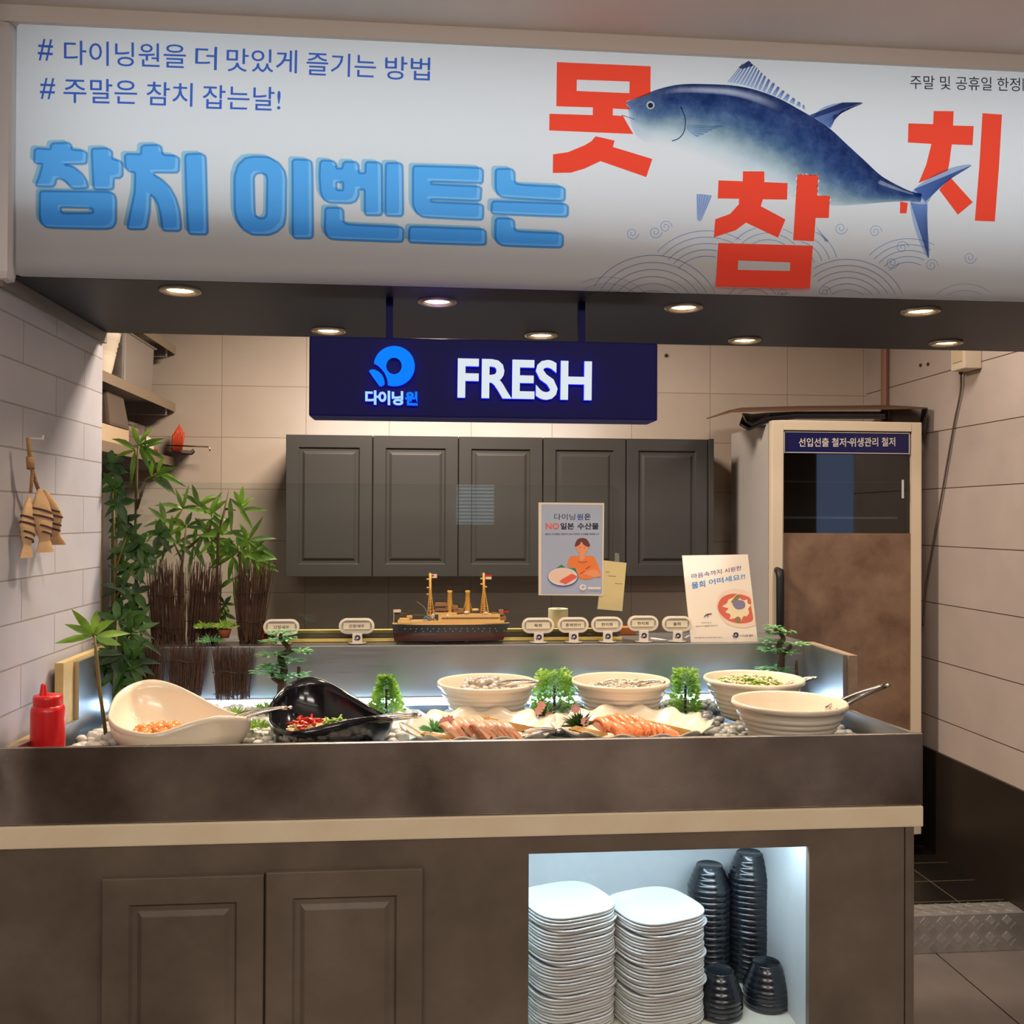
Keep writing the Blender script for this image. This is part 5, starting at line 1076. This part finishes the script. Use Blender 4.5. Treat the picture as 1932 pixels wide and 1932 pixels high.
pflat(pap, 'figure_lines', mat('print_brown', (160, 72, 44), .5), [[(830,1165),(905,1120),(910,1130),(840,1175)], [(745,1245),(815,1205),(820,1218),(750,1252)], [(728,815),(750,812),(752,824),(730,826)], [(800,820),(828,820),(828,828),(800,828)], [(690,1035),(720,1058),(770,1068),(840,1058),(860,1035),(830,1050),(770,1060),(725,1050)]])
pflat(pap, 'dish_leaf', mat('print_green', (40, 130, 104), .5), [[(330,1170),(430,1100),(500,1150),(600,1160),(665,1160),(700,1260),(560,1230)]])
ell = lambda cx, cy, rx, ry: [(cx+rx*math.cos(2*PI*k/32), cy+ry*math.sin(2*PI*k/32)) for k in range(32)]
pflat(pap, 'dish_rim', mat('print_dish_blue', (52, 84, 160), .5), [ell(458, 1305, 250, 158)])
pflat(pap, 'dish_white', mat('print_dish', (226, 218, 220), .5), [ell(455, 1298, 242, 148)])
pflat(pap, 'dish_fillet', mat('print_fillet', (236, 204, 190), .5), [bez([(235,1270),(330,1190),(480,1150),(600,1200),(660,1270),(560,1330),(420,1400),(290,1370)], 30)])
pflat(pap, 'dish_red_slices', mat('print_slice', (226, 98, 76), .5), [[(395,1385),(430,1345),(600,1250),(690,1290),(680,1320),(500,1425)]])
pflat(pap, 'poster_logo', mat('print_pale', (232, 222, 226), .5), [ell(785, 1475, 55, 52), [(870,1470),(1080,1470),(1080,1505),(870,1505)]])
pflat(pap, 'logo_hole', bpy.data.materials['poster_blue'], [ell(790, 1470, 24, 24)])
YN = YG-.0047
nt = thing('paper_note', 'pale yellow handwritten note taped to the glass beside the framed poster', 'note', onY(1155, 1110, YN))
MB().prism([(q_.x, q_.z) for q_ in (onY(1138, 1057, YN), onY(1182, 1062, YN), onY(1174, 1153, YN), onY(1127, 1149, YN))], YN, YN+.0005).build('sheet', mat('note_yellow', (216, 200, 150), .7), nt)
MB().prism([(q_.x, q_.z) for q_ in (onY(1160, 1043, YN), onY(1168, 1044, YN), onY(1169, 1060, YN), onY(1160, 1060, YN))], YN-.0004, YN-.0001).build('tape', mat('tape_grey', (120, 122, 118), .4), nt)
n_ = MB()
for y, x0, x1 in ((1086, 1148, 1162), (1100, 1160, 1175), (1078, 1142, 1150)):
    n_.flat([onY(x, yy, YN-.0004) for x, yy in ((x0, y), (x1, y+1), (x1, y+2), (x0, y+1.2))])
n_.build('handwriting', mat('pencil', (150, 138, 110), .7), nt)
# ---- standing acrylic menu card
mc = thing('menu_card', 'standing acrylic card advertising a red bowl of cold raw fish soup', 'menu stand', onY(1368, 1212, 2.78))
BLc, BRc, TLc, TRc = onY(1304, 1214, 2.775), onY(1430, 1212, 2.775), onY(1287, 1048, 2.825), onY(1411, 1046, 2.825)
Uc, Vc = (BRc-BLc), (TLc-BLc); Nc = Uc.cross(Vc).normalized(); Nc = Nc if Nc.y < 0 else -Nc
def card(u, v_, d_=0): return BLc+Uc*u+Vc*v_+(TRc-TLc-Uc)*(u*v_)+Nc*d_
m_ = MB(); m_.rings([[card(u, v_, d_) for u, v_ in ((0, 0), (1, 0), (1, 1), (0, 1))] for d_ in (-.003, 0)], True, True); m_.build('panel', mat('card_white', (236, 224, 212), .25, coat=.5), mc)
MB().rings([[card(u, .0, d_)+Vector((0, y, 0)) for u, d_, y in ((0, 0, 0), (1, 0, 0), (1, 0, .07), (0, 0, .07))], [card(u, .0, d_)+Vector((0, y, .003)) for u, d_, y in ((0, 0, 0), (1, 0, 0), (1, 0, .07), (0, 0, .07))]], True, True).build('foot', acs, mc)
F_ = crop(1280, 1030, 10.17); lay2 = [0]
def c2(x, y):   # crop units -> card u, v
    v_ = 1-(y-160)/(1870-160); xl = 80+(240-80)*(1-v_); xr = 1335+(1530-1335)*(1-v_); return (x-xl)/(xr-xl), v_
def cflat(name, m, polys, parent=mc):
    lay2[0] += 1; mb = MB()
    for o_ in polys: mb.flat([card(*c2(x, y), .0002*lay2[0]) for x, y in o_])
    return mb.build(name, m, parent)
def ctext(name, m, items, parent=mc):
    lay2[0] += 1; mb = MB()
    for body_, tl, tr2_, bl_, bo_ in items: put_text(mb, body_, *[card(*c2(*p_), .0002*lay2[0]) for p_ in (tl, tr2_, bl_)], bo_)
    return mb.build(name, m, parent)
ctext('heading', mat('card_violet', (72, 62, 140), .5), [('마음속까지', (255, 528), (830, 440), (260, 625), .012), ('시원한', (885, 435), (1210, 375), (890, 525), .012)])
ctext('subheading', mat('card_blue', (56, 138, 214), .5), [('물회', (250, 690), (510, 655), (260, 822), .02), ('어떠세요?!', (580, 640), (1275, 530), (590, 755), .016)])
ctext('small_print', mat('card_grey', (120, 116, 116), .6), [('시원하게 즐기는', (425, 1470), (640, 1465), (425, 1495), .01), ('살얼음 육수의 새콤달콤한 물회 한그릇', (330, 1530), (745, 1520), (330, 1560), .01), ('이미지는 실제와 다를 수 있으며 재료는 변동될 수 있습니다', (300, 1750), (835, 1750), (300, 1775), .01), ('다이닝원 물회', (1180, 1718), (1430, 1718), (1180, 1755), .02)])
bw_ = cflat('bowl_print', mat('card_bowl', (232, 206, 190), .5), [[(720+0,1170),(760,980),(880,870),(1060,830),(1250,850),(1385,920),(1430,1150),(1480,1450),(1490,1540),(1330,1585),(1200,1590),(1050,1560),(900,1490),(780,1330)]])
cflat('bowl_broth', mat('card_broth', (206, 96, 78), .5), [bez([(755,1170),(800,1040),(900,960),(1060,925),(1250,955),(1385,1030),(1400,1200),(1435,1420),(1340,1490),(1150,1500),(950,1440),(800,1310)], 40)], bw_)
ctp = [bez([(840,1170),(930,1110),(960,1040),(1050,1000),(1120,935),(1200,960),(1180,1020),(1260,1060),(1320,1040),(1330,1120),(1400,1150),(1340,1220),(1360,1300),(1300,1370),(1250,1360),(1180,1470),(1090,1400),(980,1420),(1000,1330),(900,1280),(960,1210)], 50)]
cflat('bowl_fish', mat('card_fish', (232, 212, 180), .5), ctp, bw_)
cflat('bowl_garnish', mat('card_garnish', (140, 116, 62), .5), [bez([(1040,1040),(1120,950),(1200,965),(1150,1040),(1090,1110),(1010,1090)], 20), bez([(1090,1400),(1150,1370),(1200,1420),(1160,1490),(1100,1480)], 20)], bw_)
cflat('bowl_sea_squirt', mat('card_slate', (124, 118, 152), .5), [bez([(1030,1100),(1140,1050),(1260,1080),(1280,1180),(1210,1230),(1100,1220)], 20)], bw_)
lo2 = MB(); lay2[0] += 1; logo(lo2, lambda p: [card(*c2(1095+(x-900)*.105, 1722+(y-650)*.105), .0002*lay2[0]) for x, y in p]); lo2.build('emblem', inkn, mc)
cflat('brush_mark', mat('card_ink', (70, 62, 66), .6), [[(480,1390),(500,1340),(550,1305),(635,1300),(640,1320),(560,1330),(520,1350)], [(545,1340),(575,1335),(565,1375)]])
# ================================================================ MODEL SHIP
p0, p1 = onY(740, 1216, 2.80), onY(960, 1216, 2.80); SX, SL = p0.x, p1.x-p0.x; SY = 2.785; kz = 2.80/FPX
def sx(u): return SX+SL*u/1640     # crop units from x=145
def sz(y): return ZL+(1115-y)/7.43*kz
ship = thing('model_ship', 'model steamship with yellow funnels and masts on the back ledge', 'model ship', (SX+SL/2, SY, ZL))
yel, red_, nav_, dk = mat('ship_ochre', (208, 160, 76), .45), mat('ship_maroon', (72, 24, 24), .3, coat=.3), mat('ship_navy', (34, 42, 54), .35, coat=.2), mat('ship_deck', (216, 178, 116), .5)
def hull(y_lo, y_hi, m, name, bw0, bw1):
    rg = []
    for i in range(25):
        u = i/24; x = u*1640
        def half(t_):   # beam at height fraction t_
            b_ = .030*(1-(abs(u-.48)/.52)**3.2); return max(.0012, b_*(.55+.45*t_))
        row = []
        xs_ = lambda y: sx((30+x*.93)+(((1080-y)/230)*((70*u*u*1.2)-(28*(1-u)**2))))
        for y, t_ in ((y_lo, bw0), ((y_lo+y_hi)/2, (bw0+bw1)/2+.05), (y_hi, bw1)): row.append((xs_(y), SY-half(t_), sz(y)))
        for y, t_ in ((y_hi, bw1), ((y_lo+y_hi)/2, (bw0+bw1)/2+.05), (y_lo, bw0)): row.append((xs_(y), SY+half(t_), sz(y)))
        rg.append(row)
    return MB().rings(rg, True, True).build(name, m, ship, smooth=True, angle=.7)
hull(1085, 965, red_, 'lower_hull', .1, .72); hull(965, 852, nav_, 'upper_hull', .72, 1.0); hull(852, 838, dk, 'deck', 1.04, 1.06)
pt = MB()
for r_, y in ((17, 905), (13, 940)):
    for k in range(r_): x = 180+k*(1330/r_)+150-(150 if r_ == 17 else 0); pt.lathe([(.001, 0), (.0014, .0)], 8, (0, 0, 0)) if False else pt.tube([(sx(x), SY-.0305, sz(y)), (sx(x), SY-.0285, sz(y))], .0016, 6)
pt.build('portholes', mat('porthole_grey', (128, 138, 148), .4), ship)
MB().box(sx(80), sx(1560), SY-.026, SY+.026, sz(838), sz(800)).box(sx(640), sx(1500), SY-.022, SY+.022, sz(800), sz(715)).box(sx(590), sx(900), SY-.018, SY+.018, sz(715), sz(690)).build('deckhouse', dk, ship, bevel=.001)
w_ = MB()
for k in range(24): w_.box(sx(690+k*33), sx(706+k*33), SY-.0226, SY-.0222, sz(775), sz(760))
w_.box(sx(690), sx(1490), SY-.0225, SY-.022, sz(768), sz(757)).build('window_row', mat('ship_window', (92, 50, 34), .5), ship)
brn = mat('ship_brown', (150, 108, 70), .5)
for a, b_, y0, y1 in ((590, 760, 560, 600), (600, 780, 625, 660), (830, 920, 600, 640), (850, 990, 640, 690), (1380, 1470, 700, 790), (1480, 1560, 660, 720), (1490, 1590, 745, 795)): MB().box(sx(a), sx(b_), SY-.016, SY+.016, sz(y1), sz(y1-14)).box(sx(a+8), sx(b_-8), SY-.013, SY+.013, sz(y1-14), sz(y0)).build('cabin', brn, ship)
for u in (790, 1040):
    MB().lathe([(.0085, sz(700)), (.0075, sz(600)), (.0068, sz(420)), (.0080, sz(416)), (.0080, sz(404)), (.0070, sz(400)), (.0072, sz(392)), (.0055, sz(390))], 18, (sx(u+10), SY, 0), cap1=True).build('funnel', yel, ship, smooth=True)
    r_ = MB()
    for s_ in (-1, 1):
        for dx in (-70, 70): r_.tube([(sx(u+10), SY, sz(450)), (sx(u+10+dx), SY+s_*.016, sz(690))], .0006, 4)
    r_.build('stay_wires', yel, ship)
for u, yt, yb_ in ((525, 150, 800), (1275, 145, 700)):
    m_ = MB().tube([(sx(u+8), SY, sz(yb_)), (sx(u), SY, sz(yt))], [.0042, .0034], 8); mst = m_.build('mast', yel, ship, smooth=True)
    r_ = MB()
    for s_ in (-1, 1):
        for dx in (-50, 0, 60): r_.tube([(sx(u), SY, sz(300)), (sx(u+8+dx), SY+s_*.022, sz(yb_))], .0009, 4)
    for k in range(8): y = 460+k*(yb_-470)/8; f_ = (y-300)/(yb_-300); r_.tube([(sx(u+8-50*f_), SY-.022*f_, sz(y)), (sx(u+8+60*f_), SY-.022*f_, sz(y))], .0006, 4)
    r_.build('rigging', yel, mst)
    r_ = MB()
    for k, y in enumerate((232, 350, 440) if u < 600 else (225, 300, 340)): r_.ball((sx(u-30 if k != 2 or u < 600 else u+30), SY, sz(y)), .0030, 8, 5, 0, (1.5, 1, .8))
    r_.build('mast_light', dk, mst)
flw, flr, flk = mat('flag_white', (226, 206, 190), .6), mat('flag_red', (182, 34, 28), .6), mat('flag_black', (34, 26, 24), .6)
MB().box(sx(540), sx(620), SY-.0005, SY+.0005, sz(215), sz(160)).build('flag', flw, ship); MB().box(sx(545), sx(575), SY-.0012, SY-.0008, sz(195), sz(170)).build('flag_canton', flr, ship)
MB().box(sx(1300), sx(1385), SY-.0005, SY+.0005, sz(200), sz(168)).build('flag', flr, ship); MB().box(sx(1300), sx(1385), SY-.0005, SY+.0005, sz(235), sz(200)).build('flag', flw, ship)
MB().box(sx(15), sx(120), SY-.0005, SY+.0005, sz(690), sz(650)).box(sx(20), sx(26), SY-.001, SY+.001, sz(840), sz(650)).build('flag', flw, ship); MB().box(sx(30), sx(105), SY-.0005, SY+.0005, sz(718), sz(690)).build('flag_band', flk, ship)
MB().box(sx(1560), sx(1630), SY-.0005, SY+.0005, sz(672), sz(655)).box(sx(1556), sx(1561), SY-.001, SY+.001, sz(800), sz(655)).build('flag', flk, ship); MB().box(sx(1560), sx(1630), SY-.0005, SY+.0005, sz(700), sz(672)).build('flag_band', flr, ship)
for u, y, l_ in ((1155, 650, 62), (770, 730, 45), (1030, 685, 45), (1300, 695, 45)):
    MB().ball((sx(u), SY-.018, sz(y)), .0055, 10, 6, 0, (l_/45*1.4, .9, .75)).build('lifeboat', flw if l_ < 60 else dk, ship, smooth=True)
MB().box(sx(100), sx(250), SY-.012, SY+.012, sz(800), sz(770)).box(sx(200), sx(280), SY-.008, SY+.008, sz(770), sz(735)).build('forecastle', dk, ship, bevel=.002)
MB().box(sx(60), sx(1545), SY-.007, SY+.007, ZL, ZL+.002).box(sx(600), sx(640), SY-.012, SY+.012, ZL+.002, sz(1078)).box(sx(1010), sx(1060), SY-.012, SY+.012, ZL+.002, sz(1078)).build('stand', mat('stand_black', (30, 26, 24), .4), ship)
MB().box(sx(1470), sx(1540), SY-.001, SY+.001, sz(1080), sz(960)).tube([(sx(1475), SY, sz(1050)), (sx(1450), SY, sz(1050))], .005, 8).build('rudder', mat('brass', (170, 140, 90), .4), ship)
# small angler figure sitting on the ship
fg = thing('angler_figurine', 'tiny seated angler figurine in blue trousers fishing from the model ship', 'figurine', (sx(440), SY-.022, sz(800)))
fy = SY-.018
def skinned(pts, edges, radii, name, m, parent):
    me = bpy.data.meshes.new(name); org = world_of(parent); me.from_pydata([Vector(q_)-org for q_ in pts], edges, []); me.materials.append(m)
    o = bpy.data.objects.new(name, me); COL.objects.link(o); o.parent = parent
    md = o.modifiers.new('skin', 'SKIN'); sd = o.modifiers.new('smooth', 'SUBSURF'); sd.levels = sd.render_levels = 1; md.use_smooth_shade = True
    for i, r_ in enumerate(radii): me.skin_vertices[0].data[i].radius = (r_, r_)
    me.skin_vertices[0].data[0].use_root = True; return o
fp = lambda x, y, dy=0: (sx(x), fy+dy, sz(y))
skinned([fp(545, 790), fp(560, 745), fp(575, 710), fp(575, 685), fp(575, 664), fp(540, 735, -.004), fp(500, 722, -.006), fp(490, 765, -.003), fp(455, 735, -.004), fp(440, 800, -.005)],
        [(0, 1), (1, 2), (2, 3), (3, 4), (2, 5), (5, 6), (0, 7), (7, 8), (8, 9)], [.0040, .0042, .0036, .0020, .0034, .0016, .0012, .0028, .0026, .0018], 'body', mat('figurine_skin', (206, 140, 108), .5), fg)
skinned([fp(550, 775), fp(565, 735), fp(578, 705), fp(548, 730, -.005)], [(0, 1), (1, 2), (2, 3)], [.0054, .0058, .0046, .0026], 'shirt', mat('figurine_shirt', (186, 196, 186), .6), fg)
skinned([fp(545, 795), fp(495, 765, -.004), fp(456, 738, -.005), fp(448, 775, -.006)], [(0, 1), (1, 2), (2, 3)], [.0050, .0040, .0036, .0030], 'trousers', mat('figurine_blue', (84, 120, 160), .6), fg)
MB().ball(fp(574, 658), .0036, 10, 6, 0, (1.1, 1, .7)).build('hat', mat('figurine_hat', (196, 120, 92), .6), fg, smooth=True)
MB().tube([fp(500, 722, -.008), fp(440, 600, -.012), fp(340, 525, -.016)], [.0010, .0008, .0005], 6).build('fishing_rod', mat('rod_grey', (150, 148, 142), .4), fg)
# ================================================================ HANGING WOODEN FISH
hk = onX(52, 838, XL)
orn = thing('hanging_fish_ornament', 'three striped wooden fish hanging on a rope from the white brick pier', 'wall ornament', (XL+.03, hk.y, hk.z))
wood = mat('pale_wood', (212, 176, 132), .6, noise=(18, .3), rgb2=(184, 144, 100), stretch=(1, 1, 3)); stripe = mat('fish_stripe', (58, 30, 30), .6)
ropem = mat('jute_rope', (160, 120, 76), .8, bump=(120, .4))
Rp = MB(); OX = XL+.035
pr3 = lambda x, y, d_=0: onX(x, y, OX+d_)
Rp.tube([pr3(53, 826), pr3(55, 850), pr3(58, 870), pr3(60, 882), pr3(66, 905), pr3(73, 925)], .0042, 7)
Rp.tube([pr3(58, 872, .003), pr3(61, 890, .003), pr3(60, 905), pr3(58, 930)], .0036, 7)
Rp.tube([pr3(56, 862), pr3(58, 885)], .0085, 8)
Rp.build('rope', ropem, orn, smooth=True)
MB().tube([(XL, hk.y-.004, hk.z+.012), (OX, hk.y-.004, hk.z+.012), (OX, hk.y-.004, hk.z+.020)], .003, 6).build('hook', mat('clear_hook', (206, 202, 198), .3), orn)
def wfish(head, tail, wpx, d_, thick, turn=0):
    hx_, hy_ = head; tx_, ty_ = tail; rg = []; body_ = MB(); n_ = 20
    pr_ = lambda u: (.10+.90*math.sin(min(1, u/.62)*PI/2)**.8) if u < .42 else (1-(u-.42)/.38*.52 if u < .80 else .48+(u-.80)/.2*.36)
    ctr = []
    for i in range(n_+1):
        u = i/n_; x, y = hx_+(tx_-hx_)*u, hy_+(ty_-hy_)*u; c_ = pr3(x, y, d_); hw = pr_(u)*wpx/2*c_.y/FPX*1.15; th = thick*(1 if u < .75 else .55)*(.35+.65*min(1, u/.2))
        e1 = Vector((math.sin(turn)*.0+.45, .89, 0)).normalized(); e2 = Vector((.89, -.45, 0))
        e1, e2 = Matrix.Rotation(turn, 3, 'Z') @ e1, Matrix.Rotation(turn, 3, 'Z') @ e2
        rg.append([c_+e1*(hw*math.cos(a))+e2*(th*math.sin(a)) for a in [2*PI*k/18 for k in range(18)]]); ctr.append((c_, hw, th, e1, e2))
    b_ = body_.rings(rg, True, True).build('fish', wood, orn, smooth=True, angle=1.0); s_ = MB()
    for f_ in (.36, .49, .62, .74):
        i = int(f_*n_); c_, hw, th, e1, e2 = ctr[i]
        r1 = [c_+e1*(hw*1.03*math.cos(a))+e2*((th+.0015)*math.sin(a))+Vector((0, 0, -.006*math.cos(a))) for a in [2*PI*k/24 for k in range(24)]]
        s_.rings([[q_+Vector((0, 0, z_)) for q_ in r1] for z_ in (-.0022, .0022)])
    s_.build('stripes', stripe, b_)
wfish((75, 922), (86, 1042), 48, .012, .011, .15)
wfish((84, 925), (104, 1028), 40, .0, .010, -.7)
wfish((55, 938), (50, 1052), 40, -.006, .010, .3)
